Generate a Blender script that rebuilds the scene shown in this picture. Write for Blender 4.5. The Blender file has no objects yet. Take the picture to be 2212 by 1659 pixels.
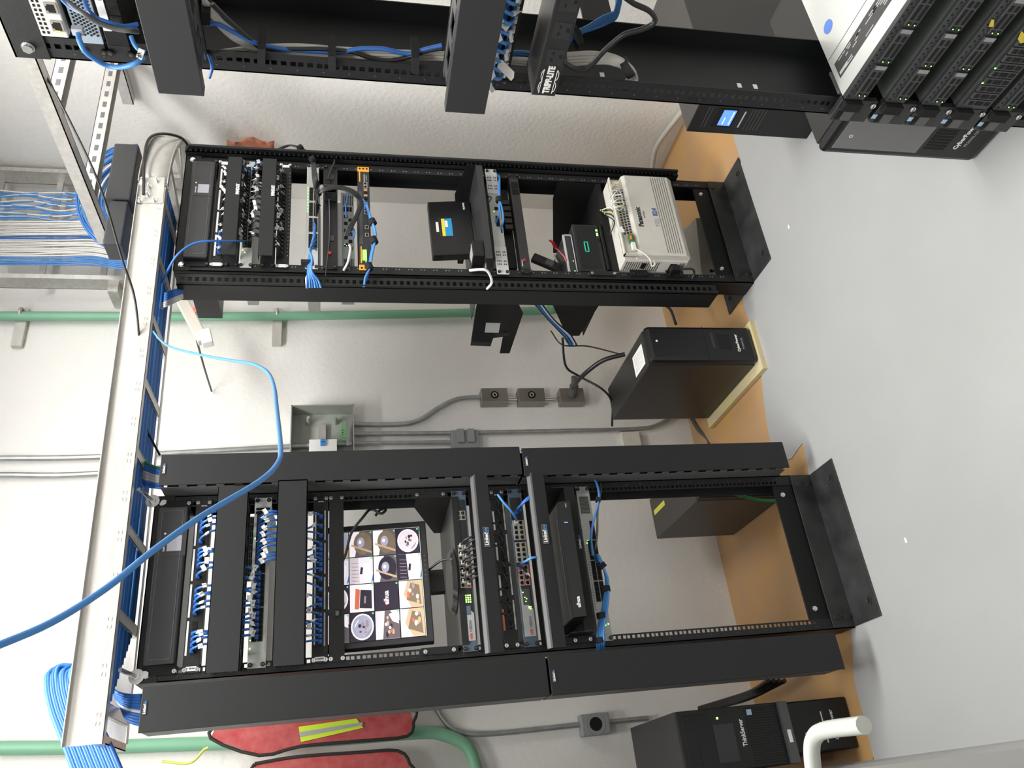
import bpy, math, random
from mathutils import Vector, Matrix
random.seed(7)
C = bpy.context.scene.collection
D = bpy.data
# ---------------------------------------------------------------- camera (phone held on its side: the room's up points left in the picture)
FPX, YAW, PITCH, ROLL = 1718.92, 0.502059, 0.209196, -0.006756
CAM = Vector((-0.64906, -2.31434, 1.56577))
_f = Vector((math.sin(YAW)*math.cos(PITCH), math.cos(YAW)*math.cos(PITCH), -math.sin(PITCH)))
_r = Vector((math.cos(YAW), -math.sin(YAW), 0)); _u = _r.cross(_f)
RGT = math.cos(ROLL)*_r + math.sin(ROLL)*_u
UPV = -math.sin(ROLL)*_r + math.cos(ROLL)*_u
cd = D.cameras.new('camera'); cam = D.objects.new('camera', cd); C.objects.link(cam)
cd.sensor_fit = 'HORIZONTAL'; cd.sensor_width = 36; cd.lens = 36*FPX/2212; cd.clip_start = 0.02; cd.clip_end = 50
mx = Matrix((-UPV, RGT, -_f)).transposed().to_4x4(); mx.translation = CAM
cam.matrix_world = mx
bpy.context.scene.camera = cam
sc = bpy.context.scene
sc.view_settings.view_transform = 'Standard'; sc.view_settings.look = 'None'
sc.view_settings.gamma = 1; sc.view_settings.use_curve_mapping = False
sc.view_settings.exposure = 0.22
wd = D.worlds.new('world'); sc.world = wd; wd.use_nodes = True
wd.node_tree.nodes['Background'].inputs[0].default_value = (0.95, 0.97, 1, 1)
wd.node_tree.nodes['Background'].inputs[1].default_value = 0.35
def W(px, py, ax, val):
    """world point of a measured picture point on the plane ax = val (X, Y or Z)"""
    d = _f + ((829.5-py)/FPX)*RGT - ((px-1106)/FPX)*UPV
    i = 'XYZ'.index(ax); t = (val-CAM[i])/d[i]
    return CAM + t*d
def lamp(loc, sx, sy, power, rot=(0, 0, 0), col=(1, 0.985, 0.95)):
    l = D.lights.new('ceiling_lamp_light', 'AREA'); l.shape = 'RECTANGLE'; l.size = sx; l.size_y = sy; l.energy = power; l.color = col
    o = D.objects.new('ceiling_lamp_light', l); C.objects.link(o); o.location = loc; o.rotation_euler = rot
LAMPS = [((-0.15, -0.75, 3.30), 1.2, 0.5, 52), ((1.35, -1.1, 3.30), 1.2, 0.5, 42), ((-0.9, -2.6, 3.30), 1.2, 0.5, 40)]
for loc, sx, sy, p in LAMPS: lamp((loc[0], loc[1], loc[2]-0.06), sx, sy, p)
# ---------------------------------------------------------------- materials
MATS = {}
def mat(name, col, rough=0.5, metal=0.0, emit=0.0, ecol=None, bump=0.0, bscale=60, noise=0.0, nscale=6, col2=None, alpha=1.0, spec=0.5, stretch=None, trans=0.0):
    if name in MATS: return MATS[name]
    m = D.materials.new(name); m.use_nodes = True; nt = m.node_tree; b = nt.nodes['Principled BSDF']
    b.inputs['Base Color'].default_value = (*col, 1); b.inputs['Roughness'].default_value = rough
    b.inputs['Metallic'].default_value = metal; b.inputs['Specular IOR Level'].default_value = spec
    b.inputs['Alpha'].default_value = alpha; b.inputs['Transmission Weight'].default_value = trans
    if emit: b.inputs['Emission Color'].default_value = (*(ecol or col), 1); b.inputs['Emission Strength'].default_value = emit
    tc = None
    def coords():
        nonlocal tc
        if tc is None:
            tc = nt.nodes.new('ShaderNodeTexCoord')
            mp = nt.nodes.new('ShaderNodeMapping'); nt.links.new(tc.outputs['Object'], mp.inputs[0])
            if stretch: mp.inputs['Scale'].default_value = stretch
            tc = mp
        return tc.outputs[0]
    if noise:
        n = nt.nodes.new('ShaderNodeTexNoise'); n.inputs['Scale'].default_value = nscale; n.inputs['Detail'].default_value = 6
        nt.links.new(coords(), n.inputs['Vector'])
        r = nt.nodes.new('ShaderNodeValToRGB'); r.color_ramp.elements[0].position = 0.5-0.5*min(1, 0.6); r.color_ramp.elements[1].position = 0.7
        c2 = col2 or tuple(c*(1-noise) for c in col)
        r.color_ramp.elements[0].color = (*c2, 1); r.color_ramp.elements[1].color = (*col, 1)
        nt.links.new(n.outputs['Fac'], r.inputs[0]); nt.links.new(r.outputs[0], b.inputs['Base Color'])
    if bump:
        n = nt.nodes.new('ShaderNodeTexNoise'); n.inputs['Scale'].default_value = bscale; n.inputs['Detail'].default_value = 4
        nt.links.new(coords(), n.inputs['Vector'])
        bp = nt.nodes.new('ShaderNodeBump'); bp.inputs['Strength'].default_value = bump; bp.inputs['Distance'].default_value = 0.004
        nt.links.new(n.outputs['Fac'], bp.inputs['Height']); nt.links.new(bp.outputs[0], b.inputs['Normal'])
    MATS[name] = m; return m
BLK = mat('black_powder_coat', (0.0105, 0.0115, 0.0125), 0.5, spec=0.38, bump=0.15, bscale=900)
BLK2 = mat('matte_black_steel', (0.006, 0.006, 0.0065), 0.55, spec=0.3)
WORN = mat('worn_black_steel', (0.011, 0.012, 0.012), 0.42, noise=0.6, nscale=9, col2=(0.05, 0.052, 0.053))
PLB = mat('black_plastic', (0.009, 0.009, 0.010), 0.38, spec=0.4)
PLG = mat('dark_grey_plastic', (0.026, 0.027, 0.030), 0.42)
VOID = mat('dark_opening', (0.003, 0.003, 0.003), 0.9)
GALV = mat('galvanised_steel', (0.62, 0.60, 0.57), 0.38, 0.55, noise=0.25, nscale=9, stretch=(1, 6, 6))
ZINC = mat('bright_zinc', (0.72, 0.73, 0.74), 0.25, 0.9)
COND = mat('conduit_steel', (0.42, 0.43, 0.43), 0.35, 0.6, noise=0.3, nscale=20)
GRYP = mat('grey_device_paint', (0.50, 0.52, 0.50), 0.45)
GRYD = mat('grey_box_paint', (0.27, 0.29, 0.29), 0.45)
PANG = mat('grey_green_plastic', (0.36, 0.38, 0.34), 0.5)
BLUG = mat('blue_grey_plastic', (0.085, 0.115, 0.16), 0.45)
WHT = mat('white_label', (0.85, 0.84, 0.82), 0.6)
CREAM = mat('cream_plastic', (0.66, 0.64, 0.56), 0.45)
BEIGE = mat('beige_box_paint', (0.44, 0.42, 0.36), 0.5)
BLUE = mat('blue_cable', (0.028, 0.135, 0.46), 0.38)
BLUL = mat('light_blue_cable', (0.065, 0.25, 0.62), 0.38)
WCAB = mat('white_cable', (0.74, 0.73, 0.70), 0.45)
GCAB = mat('grey_cable', (0.50, 0.48, 0.45), 0.5)
BCAB = mat('black_cable', (0.014, 0.014, 0.015), 0.38)
DGC = mat('dark_grey_cable', (0.09, 0.09, 0.09), 0.4)
GRNC = mat('green_cable', (0.02, 0.16, 0.06), 0.45)
YELC = mat('yellow_cable', (0.62, 0.66, 0.12), 0.45)
PIPE = mat('green_pvc', (0.20, 0.44, 0.29), 0.45, noise=0.12)
ORNG = mat('orange_plate', (0.85, 0.36, 0.03), 0.4)
GLED = mat('green_light', (0.25, 1, 0.12), emit=4.5)
YLED = mat('yellow_light', (0.9, 1, 0.15), emit=4)
RLED = mat('red_light', (1, 0.03, 0.02), emit=7)
BLED = mat('blue_light', (0.1, 0.3, 1), emit=3)
ALED = mat('amber_light', (1, 0.35, 0.05), emit=5)
LCDB = mat('blue_display', (0.08, 0.22, 0.95), emit=1.1, ecol=(0.1, 0.26, 1))
LCDW = mat('white_display_marks', (0.8, 0.9, 1), emit=1.6)
RED = mat('red_plastic', (0.55, 0.02, 0.03), 0.4)
PINK = mat('pink_velcro', (0.55, 0.10, 0.13), 0.7)
INK = mat('black_ink', (0.02, 0.02, 0.02), 0.6)
INKW = mat('white_ink', (0.82, 0.82, 0.80), 0.5)
INKB = mat('blue_ink', (0.05, 0.25, 0.60), 0.5)
INKR = mat('red_ink', (0.6, 0.03, 0.03), 0.5)
LAV = mat('lavender_plate', (0.40, 0.39, 0.45), 0.35, 0.3)
# ---------------------------------------------------------------- mesh building
class B:
    def __init__(s): s.v = []; s.f = []; s.m = []; s.sm = []
    def _a(s, vs, fs, mi, sm=False):
        n = len(s.v); s.v += [Vector(p) for p in vs]
        for f in fs: s.f.append([n+i for i in f]); s.m.append(mi); s.sm.append(sm)
        return s
    def box(s, x0, x1, y0, y1, z0, z1, mi=0):
        if x0 > x1: x0, x1 = x1, x0
        if y0 > y1: y0, y1 = y1, y0
        if z0 > z1: z0, z1 = z1, z0
        v = [(x, y, z) for z in (z0, z1) for y in (y0, y1) for x in (x0, x1)]
        return s._a(v, [(0, 2, 3, 1), (4, 5, 7, 6), (0, 1, 5, 4), (2, 6, 7, 3), (0, 4, 6, 2), (1, 3, 7, 5)], mi)
    def ob(s, c, ax, ay, az, mi=0):
        """oriented box: centre and three half vectors"""
        c = Vector(c); v = [c+i*Vector(ax)+j*Vector(ay)+k*Vector(az) for k in (-1, 1) for j in (-1, 1) for i in (-1, 1)]
        fs = [(0, 2, 3, 1), (4, 5, 7, 6), (0, 1, 5, 4), (2, 6, 7, 3), (0, 4, 6, 2), (1, 3, 7, 5)]
        if Vector(ax).cross(Vector(ay)).dot(Vector(az)) < 0: fs = [f[::-1] for f in fs]
        return s._a(v, fs, mi)
    def prism(s, pts, vec, mi=0):
        pts = [Vector(p) for p in pts]; vec = Vector(vec); n = len(pts)
        nrm = sum(((pts[i]-pts[0]).cross(pts[(i+1) % n]-pts[0]) for i in range(n)), Vector())
        if nrm.dot(vec) > 0: pts = pts[::-1]
        v = pts+[p+vec for p in pts]
        return s._a(v, [list(range(n)), list(range(2*n-1, n-1, -1))]+[(i, n+i, n+(i+1) % n, (i+1) % n) for i in range(n)], mi)
    def quad(s, pts, mi=0): return s._a(pts, [list(range(len(pts)))], mi)
    def tube(s, pts, r, n=8, mi=0, caps=True, r1=None):
        pts = [Vector(p) for p in pts]; rings = []; prev = None
        for i, p in enumerate(pts):
            t = (pts[min(i+1, len(pts)-1)]-pts[max(i-1, 0)])
            t = t.normalized() if t.length > 1e-9 else Vector((0, 0, 1))
            a = prev - t*prev.dot(t) if prev is not None else (Vector((0, 0, 1)).cross(t) if abs(t.z) < 0.9 else Vector((1, 0, 0)).cross(t))
            a.normalize(); prev = a; b = t.cross(a)
            rr = r if r1 is None else r+(r1-r)*i/(len(pts)-1)
            rings.append([p+rr*(math.cos(2*math.pi*k/n)*a+math.sin(2*math.pi*k/n)*b) for k in range(n)])
        v = [q for g in rings for q in g]; m = len(rings)
        s._a(v, [(i*n+k, i*n+(k+1) % n, (i+1)*n+(k+1) % n, (i+1)*n+k) for i in range(m-1) for k in range(n)], mi, True)
        if caps:
            s._a(rings[0], [list(range(n))[::-1]], mi); s._a(rings[-1], [list(range(n))], mi)
        return s
    def cyl(s, p0, p1, r, n=14, mi=0, r1=None): return s.tube([p0, p1], r, n, mi, True, r1)
    def ring(s, c, nrm, r, t, n=20, mi=0, k=6):
        nrm = Vector(nrm).normalized(); a = nrm.orthogonal().normalized(); b = nrm.cross(a); c = Vector(c)
        pts = [c+r*(math.cos(2*math.pi*i/n)*a+math.sin(2*math.pi*i/n)*b) for i in range(n+1)]
        return s.tube(pts, t, k, mi, False)
    def sheet(s, grid, th, mi=0):
        """curved sheet of points grid[i][j] with thickness"""
        R, K = len(grid), len(grid[0]); g = [[Vector(p) for p in row] for row in grid]; off = [[None]*K for _ in range(R)]
        for i in range(R):
            for j in range(K):
                a = g[min(i+1, R-1)][j]-g[max(i-1, 0)][j]; b = g[i][min(j+1, K-1)]-g[i][max(j-1, 0)]
                off[i][j] = g[i][j]+a.cross(b).normalized()*th
        v = [p for row in g for p in row]+[p for row in off for p in row]; N = R*K
        fs = []
        for i in range(R-1):
            for j in range(K-1):
                a, b2, c2, d = i*K+j, i*K+j+1, (i+1)*K+j+1, (i+1)*K+j
                fs += [(a, b2, c2, d), (N+d, N+c2, N+b2, N+a)]
        for i in range(R-1): fs += [(i*K, (i+1)*K, N+(i+1)*K, N+i*K), ((i+1)*K+K-1, i*K+K-1, N+i*K+K-1, N+(i+1)*K+K-1)]
        for j in range(K-1): fs += [(j+1, j, N+j, N+j+1), ((R-1)*K+j, (R-1)*K+j+1, N+(R-1)*K+j+1, N+(R-1)*K+j)]
        return s._a(v, fs, mi, True)
def curve(pts, k=6):
    p = [Vector(q) for q in pts]
    if len(p) < 3: return p
    p = [2*p[0]-p[1]]+p+[2*p[-1]-p[-2]]; out = []
    for i in range(1, len(p)-2):
        for j in range(k):
            t = j/k; a, b, c, d = p[i-1], p[i], p[i+1], p[i+2]
            out.append(0.5*((2*b)+(c-a)*t+(2*a-5*b+4*c-d)*t*t+(3*b-a-3*c+d)*t**3))
    out.append(p[-2]); return out
FR = Matrix.Identity(4)      # frame the coordinates below are given in (turned for the right hand rack)
def frame(m=None):
    global FR; FR = m if m is not None else Matrix.Identity(4)
def make(name, b, mats, parent=None, loc=None, bevel=0):
    """one mesh object from builder b (coordinates in the current frame)"""
    org = Vector(parent['_o']) if parent is not None else FR @ Vector(loc if loc is not None else (0, 0, 0))
    me = D.meshes.new(name); me.from_pydata([FR @ v-org for v in b.v], [], b.f)
    for m in (mats if isinstance(mats, (list, tuple)) else [mats]): me.materials.append(m)
    me.polygons.foreach_set('material_index', b.m); me.polygons.foreach_set('use_smooth', b.sm); me.update()
    o = D.objects.new(name, me); C.objects.link(o)
    if parent is not None:
        o.parent = parent; o['_o'] = tuple(org)
    else: o.location = org; o['_o'] = tuple(org)
    if bevel:
        mo = o.modifiers.new('bevel', 'BEVEL'); mo.width = bevel; mo.segments = 2; mo.limit_method = 'ANGLE'
    return o
def tag(o, label, cat, group=None):
    o['label'] = label; o['category'] = cat
    if group: o['group'] = group
    return o
def thing(name, label, cat, loc, group=None):
    loc = FR @ Vector(loc); o = D.objects.new(name, None); C.objects.link(o); o.empty_display_size = 0.05; o.location = loc; o['_o'] = tuple(loc)
    return tag(o, label, cat, group)
def single(name, b, mats, label, cat, group=None, loc=None, bevel=0):
    if loc is None:
        n = len(b.v); loc = sum(b.v, Vector())/n
    return tag(make(name, b, mats, None, loc, bevel), label, cat, group)
def struct(name, b, mats):
    o = make(name, b, mats); o['kind'] = 'structure'; return o
def cable(name, pts, r, m, label, cat='cable', group=None, n=8, k=6):
    b = B().tube(curve(pts, k), r, n)
    return single(name, b, m, label, cat, group, loc=pts[0])
def text(parent, s, loc, size, m, face='-Y', name='lettering', align='LEFT', bold=0.0, depth=0.0006, sx=1.0, spin=0.0):
    """raised lettering on a face; face -Y reads along +X, face -X reads along -Y, face +Z reads along spin"""
    cu = D.curves.new(name, 'FONT'); cu.body = s; cu.size = size; cu.extrude = depth; cu.offset = bold*size; cu.align_x = align; cu.resolution_u = 2
    t = D.objects.new('tmp', cu); C.objects.link(t)
    me = D.meshes.new_from_object(t.evaluated_get(bpy.context.evaluated_depsgraph_get())); D.objects.remove(t)
    R = {'-Y': Matrix.Rotation(math.pi/2, 4, 'X'), '-X': Matrix.Rotation(-math.pi/2, 4, 'Z') @ Matrix.Rotation(math.pi/2, 4, 'X'),
         '+Z': Matrix.Identity(4), '+X': Matrix.Rotation(math.pi/2, 4, 'Z') @ Matrix.Rotation(math.pi/2, 4, 'X')}[face]
    if face == '-Y' or face == '-X': R = R @ Matrix.Rotation(spin, 4, 'Z')
    elif face == '+Z': R = Matrix.Rotation(spin, 4, 'Z')
    me.transform(Matrix.Translation(-Vector(parent['_o'])) @ FR @ Matrix.Translation(Vector(loc)) @ R @ Matrix.Scale(sx, 4, (1, 0, 0)))
    me.name = name; me.materials.clear(); me.materials.append(m)
    o = D.objects.new(name, me); C.objects.link(o); o.parent = parent; o['_o'] = parent['_o']
    return o
def dup(o, parent=None):
    c = o.copy(); C.objects.link(c)
    if parent is not None: c.parent = parent
    for ch in list(o.children): dup(ch, c)
    return c
def stamp(src, parent, at, base):
    """copy of a part mesh shifted from base to at (world), parented to parent"""
    c = src.copy(); C.objects.link(c); c.parent = parent
    c.location = FR.to_3x3() @ (Vector(at)-Vector(base)) + Vector(src['_o']) - Vector(parent['_o']); c['_o'] = parent['_o']
    return c
def pm(name, b, mats):
    me = D.meshes.new(name); me.from_pydata(b.v, [], b.f)
    for m in (mats if isinstance(mats, (list, tuple)) else [mats]): me.materials.append(m)
    me.polygons.foreach_set('material_index', b.m); me.polygons.foreach_set('use_smooth', b.sm); me.update(); return me
def inst(me, name, parent, pos, rot=None, scale=None):
    """another part sharing mesh me, placed at pos of the current frame"""
    o = D.objects.new(name, me); C.objects.link(o); o.parent = parent; o['_o'] = parent['_o']
    M = Matrix.Translation(-Vector(parent['_o'])) @ FR @ Matrix.Translation(Vector(pos))
    if rot: M = M @ rot
    if scale: M = M @ Matrix.Diagonal((*scale, 1))
    o.matrix_local = M; return o
def rect(px0, py0, px1, py1, y, ax='Y'):
    a, c = W(px0, py0, ax, y), W(px1, py1, ax, y); d, e = W(px0, py1, ax, y), W(px1, py0, ax, y)
    if ax == 'Y': return (c.x+d.x)/2, (a.x+e.x)/2, (c.z+e.z)/2, (a.z+d.z)/2       # x0, x1, z0, z1
    return (a.y+e.y)/2, (c.y+d.y)/2, (c.z+e.z)/2, (a.z+d.z)/2
ORD = 'first second third fourth fifth sixth seventh eighth ninth tenth eleventh twelfth thirteenth fourteenth fifteenth sixteenth seventeenth eighteenth nineteenth twentieth'.split()
def orn(i): return ORD[i] if i < 20 else 'twenty-'+ORD[i-20]
# ---------------------------------------------------------------- the room
WALLM = mat('painted_plaster', (0.80, 0.785, 0.755), 0.6, bump=0.55, bscale=55, noise=0.06, nscale=2.5)
FLG = mat('grey_floor_paint', (0.395, 0.40, 0.40), 0.38, noise=0.10, nscale=2.2)
FLO = mat('orange_epoxy', (0.56, 0.32, 0.11), 0.45, noise=1, nscale=3.2, col2=(0.42, 0.27, 0.18))
CEIL = mat('ceiling_paint', (0.82, 0.81, 0.79), 0.7)
struct('floor', B().box(-3.2, 2.2, -4.2, 0.9, -0.1, -0.003), FLO)
edge = [W(*q, 'Z', 0.0) for q in [(1892, 1659), (1868, 1560), (1845, 1470), (1842, 1410), (1838, 1365), (1790, 1210), (1762, 1080), (1748, 1030), (1741, 990), (1733, 957), (1722, 972), (1710, 990), (1695, 996), (1688, 985), (1665, 958), (1657, 920), (1650, 870), (1640, 760), (1620, 700), (1606, 660), (1603, 610), (1604, 500), (1600, 345), (1590, 315), (1583, 290), (1578, 260), (1575, 220)]]
pts = [(p.x, p.y, -0.0025) for p in edge]
pts = [(-0.62, pts[0][1], -0.0025)]+pts+[(2.15, pts[-1][1]-0.12, -0.0025), (2.15, -4.15, -0.0025), (-3.15, -4.15, -0.0025), (-3.15, pts[0][1], -0.0025)]
struct('floor.001', B().prism(pts, (0, 0, 0.0025)), FLG)
struct('wall_back', B().box(-3.2, 2.3, 0.79, 0.95, -0.1, 3.45), WALLM)
struct('wall_right', B().box(2.10, 2.3, -4.2, 0.8, -0.1, 3.45), WALLM)
struct('wall_front', B().box(-3.2, 2.3, -4.35, -4.2, -0.1, 3.45), WALLM)
struct('wall_left', B().box(-3.35, -3.2, -4.35, 0.95, -0.1, 3.45), WALLM)
struct('ceiling', B().box(-3.3, 2.3, -4.3, 0.9, 3.42, 3.55), CEIL)
for i, (loc, sx, sy, p) in enumerate(LAMPS):
    t = thing('ceiling_light', ['white panel light fixture on the ceiling above the left rack', 'white panel light fixture on the ceiling above the right hand rack', 'white panel light fixture on the ceiling behind the doorway'][i], 'ceiling light', (loc[0], loc[1], 3.42))
    make('housing', B().box(loc[0]-sx/2-.03, loc[0]+sx/2+.03, loc[1]-sy/2-.03, loc[1]+sy/2+.03, 3.36, 3.42), WHT, t)
    make('diffuser', B().box(loc[0]-sx/2, loc[0]+sx/2, loc[1]-sy/2, loc[1]+sy/2, 3.352, 3.36), mat('lamp_diffuser', (1, 1, 1), 0.5, emit=2.5), t)
# aluminium partition with its door close to the left edge
ALU = mat('brushed_aluminium', (0.50, 0.50, 0.49), 0.35, 0.6)
b = B().box(-0.70, -0.648, -1.75, 0.785, 0.11, 2.3).box(-0.715, -0.640, -1.75, 0.785, 0, 0.11).box(-0.64, -0.628, -1.75, 0.785, 0.0, 0.03).box(-0.64, -0.634, -1.75, 0.785, 0.075, 0.085)
struct('door_1', b, ALU)
# ---------------------------------------------------------------- open two-post racks
HEX = pm('bolt', B().cyl((0, -0.006, 0), (0, 0, 0), 0.0065, 6).cyl((0, -0.0008, 0), (0, 0, 0), 0.0078, 16), ZINC)
HEXW = pm('bolt_black', B().cyl((0, -0.006, 0), (0, 0, 0), 0.0065, 16), WORN)
ANCH = pm('anchor_bolt', B().cyl((0, 0, 0), (0, 0, 0.0012), 0.016, 22).cyl((0, 0, 0.0012), (0, 0, 0.007), 0.0085, 6), WORN)
SCR = pm('screw', B().cyl((0, -0.0022, 0), (0, 0, 0), 0.0056, 14).cyl((0, -0.0034, 0), (0, -0.0022, 0), 0.0042, 10).ob((0, -0.0036, 0), (0.0035, 0, 0), (0, 0.0004, 0), (0, 0, 0.0006), 1), [ZINC, INK])
SCRD = pm('screw_dark', B().cyl((0, -0.004, 0), (0, 0, 0), 0.006, 16).cyl((0, -0.0046, 0), (0, -0.004, 0), 0.003, 12, 1), [PLB, mat('screw_recess', (0.10, 0.10, 0.10), 0.3, 0.5)])
U = 0.04445; ZT = 2.0848
def flange(b, xo, xi, xh, y0, y1, z0, z1, hs, h=0.0095):
    """strip with a column of square holes at heights hs"""
    lo, hi = min(xo, xi), max(xo, xi)
    b.box(lo, xh-h/2, y0, y1, z0, z1); b.box(xh+h/2, hi, y0, y1, z0, z1)
    e = z0
    for z in sorted(hs):
        if z-h/2 > e: b.box(xh-h/2, xh+h/2, y0, y1, e, z-h/2)
        e = z+h/2
    b.box(xh-h/2, xh+h/2, y0, y1, e, z1)
    return b
def rack(label, cx, square=True, ztop=2.095, y0=0.0, base=True, half=0.2575, inner=0.2235, depth=0.082, half_holes=False):
    t = thing('equipment_rack', label, 'rack', (cx, y0, 0))
    hs = [ZT-0.02222+U-k*U+d for k in range(0, 45) for d in (-0.015875, 0, 0.015875)]
    hs = [z for z in hs if 0.12 < z < ztop-0.03]
    for s in (-1, 1):
        b = B()
        if square: flange(b, cx+s*half, cx+s*inner, cx+s*0.2326, y0, y0+0.0025, 0.0, ztop, hs)
        else: b.box(cx+s*half, cx+s*inner, y0, y0+0.0025, 0.0, ztop)
        b.box(cx+s*half, cx+s*(half-0.003), y0, y0+depth, 0, ztop)
        b.box(cx+s*half, cx+s*inner, y0+depth-0.0025, y0+depth, 0, ztop)
        for k in range(0, 45):
            if square: b.cyl((cx+s*0.2455, y0-0.0006, ZT-k*U), (cx+s*0.2455, y0+0.001, ZT-k*U), 0.0016, 6, 1)
            else:
                for e in (0.0055, -0.0055): b.cyl((cx+s*0.2326, y0-0.0008, ZT-k*U+e), (cx+s*0.2326, y0+0.001, ZT-k*U+e), 0.0022, 8, 1)
        if half_holes and s == -1:
            for z in (1.225, 1.21, 1.195, 0.905, 0.89, 0.875): b.cyl((-0.245, -0.0008, z), (-0.245, 0.001, z), 0.0028, 10, 2)
            for z, y in ((1.17, 0.06), (1.07, 0.06), (0.78, 0.06), (0.745, 0.06)): b.ob((-0.2543, y, z), (0.0006, 0, 0), (0, 0.006, 0), (0, 0, 0.0045), 3)
        make('post', b, [BLK, mat('mark_grey', (0.08, 0.08, 0.08)) if square else mat('bare_thread', (0.35, 0.33, 0.31), 0.4, 0.5), VOID, WHT], t)
    b = B().box(cx-half, cx+half, y0-0.003, y0+0.0, ztop-0.05, ztop+0.003)
    b.box(cx-half, cx+half, y0-0.003, y0+depth+0.02, ztop, ztop+0.003)
    make('top_crossbar', b, BLK, t)
    for s in (-1, 1): inst(HEX, 'bolt', t, (cx+s*0.236, y0-0.003, ztop-0.022), scale=(1.3, 1, 1.3))
    if base:
        for f, nm in ((1, 'front'), (-1, 'rear')):
            ya = y0-0.003 if f == 1 else y0+depth; yb = ya-f*0.0035
            b = B().box(cx-half+.003, cx+half-.003, ya, yb, 0, 0.078)
            b.box(cx-half+.003, cx+half-.003, yb, yb-f*0.142, 0, 0.004)
            o = make('floor_bracket', b, WORN, t, bevel=0.001)
            for s in (-1, 1):
                for z in (0.06, 0.022): inst(HEXW, 'bolt', t, (cx+s*0.222, yb, z), scale=(1.4, f, 1.4))
                inst(ANCH, 'anchor_bolt', t, (cx+s*0.20, yb-f*0.105, 0.004))
        b = B().box(cx-inner, cx+inner, y0+0.004, y0+0.012, 0.075, 0.145); make('bottom_crossbar', b, VOID if False else BLK2, t)
        for s in (-1, 1): inst(HEX, 'bolt', t, (cx+s*0.19, y0+0.004, 0.118))
    return t
R1 = rack('black open two-post rack with square holes, holding the monitor', 0.0, True)
R2C = 1.309
R2 = rack('black open two-post rack with threaded holes, holding the white telephone exchange', R2C, False, 2.115, -0.02)
FR3 = Matrix.Translation((0.525, -1.565, 0)) @ Matrix.Rotation(-math.pi/2, 4, 'Z')
frame(FR3)
R3 = rack('black open rack close by on the right, holding the silver servers', 0.0, True, 2.085, 0.0, base=False, inner=0.2155, depth=0.17, half_holes=True)
b = B().box(-0.254, -0.250, 0.17, 0.80, 1.02, 1.085); make('side_brace', b, BLK2, R3)
b = B().box(-0.262, -0.254, 0.02, 0.10, 0.0, 0.02); make('foot', b, BLK2, R3)
# small numbered stickers on the crossbars
o = make('rack_sticker', B().box(-0.118, -0.058, -0.0045, -0.003, 2.060, 2.079), WHT, R1); text(R1, 'RACK 1', (-0.112, -0.0048, 2.0645), 0.012, INK)
make('rack_sticker', B().box(R2C-0.075, R2C-0.028, -0.0245, -0.023, 2.078, 2.096), WHT, R2); text(R2, 'RACK 2', (R2C-0.0725, -0.0248, 2.083), 0.0105, INK)
frame()
# J-bolts holding the ladder on the left rack
for k, (px, py) in enumerate(((330, 1083), (295, 1462))):
    p = W(px, py, 'Y', -0.004); x, z = p.x, p.z
    t = thing('hanging_bolt', 'shiny threaded bolt with round washer on top of the left rack, ' + ('right hand one' if k == 0 else 'left hand one'), 'bolt', (x, -0.004, z), 'ladder bolts on the left rack')
    make('rod', B().tube(curve([(x, -0.005, z), (x+0.002, -0.06, z+0.012), (x+0.006, -0.085, z+0.022)]), 0.0058, 10), ZINC, t)
    make('washer', B().cyl((x, -0.0075, z), (x, -0.0035, z), 0.019, 24), ZINC, t)
    make('nut', B().cyl((x, -0.016, z), (x, -0.0075, z), 0.0095, 6), ZINC, t)
# ---------------------------------------------------------------- vertical cable managers
def logo_badge(t, x, y, z, w=0.052, vertical=False):
    make('badge', B().box(x-w*0.16, x+w*0.16 if vertical else x+w, y-0.0012, y, z, z+(w if vertical else w*0.3)), mat('badge_silver', (0.35, 0.36, 0.38), 0.3, 0.6), t)
def vmanager(label, x0, x1, z0, z1, slots_side, badge=None):
    t = thing('vertical_cable_manager', label, 'cable manager', ((x0+x1)/2, 0, z0), 'vertical cable managers beside the left rack')
    make('cover', B().box(x0, x1, -0.082, -0.077, z0, z1), BLK, t, bevel=0.0015)
    for nm, xs in (('side_duct', x0+0.004), ('side_duct', x1-0.006)):
        b = B(); z = z0+0.012
        b.box(xs, xs+0.002, -0.077, -0.069, z0, z1).box(xs, xs+0.002, -0.052, 0.03, z0, z1)
        while z < z1-0.04:
            b.box(xs, xs+0.002, -0.069, -0.052, z, z+0.022); z += 0.0508
        make(nm, b, mat('duct_grey', (0.10, 0.10, 0.10), 0.45) if (xs < (x0+x1)/2) == (slots_side < 0) else BLK2, t)
    make('back_plate', B().box(x0+0.004, x1-0.004, 0.03, 0.033, z0, z1), BLK2, t)
    if badge:
        bx, bz = badge
        make('badge', B().box(bx, bx+0.030, -0.0835, -0.082, bz, bz+0.0095), mat('badge_black', (0.05, 0.055, 0.06), 0.3), t)
        text(t, 'Linked', (bx+0.002, -0.0840, bz+0.0022), 0.0085, INKW, bold=0.02); text(t, 'pro', (bx+0.0215, -0.0840, bz+0.0022), 0.0072, INKB, bold=0.02)
    return t
vmanager('tall black vertical cable duct left of the monitor, upper of two', -0.386, -0.279, 1.024, 2.060, -1, (-0.345, 2.045))
vmanager('black vertical cable duct left of the open lower half of the left rack', -0.386, -0.279, 0.128, 1.018, -1, (-0.352, 1.002))
vmanager('tall black vertical cable duct right of the monitor, upper of two', 0.259, 0.353, 1.026, 2.076, -1, (0.293, 2.060))
vmanager('black vertical cable duct on the right of the left rack, lower of two', 0.254, 0.347, 0.118, 1.020, -1, (0.285, 1.004))
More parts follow.
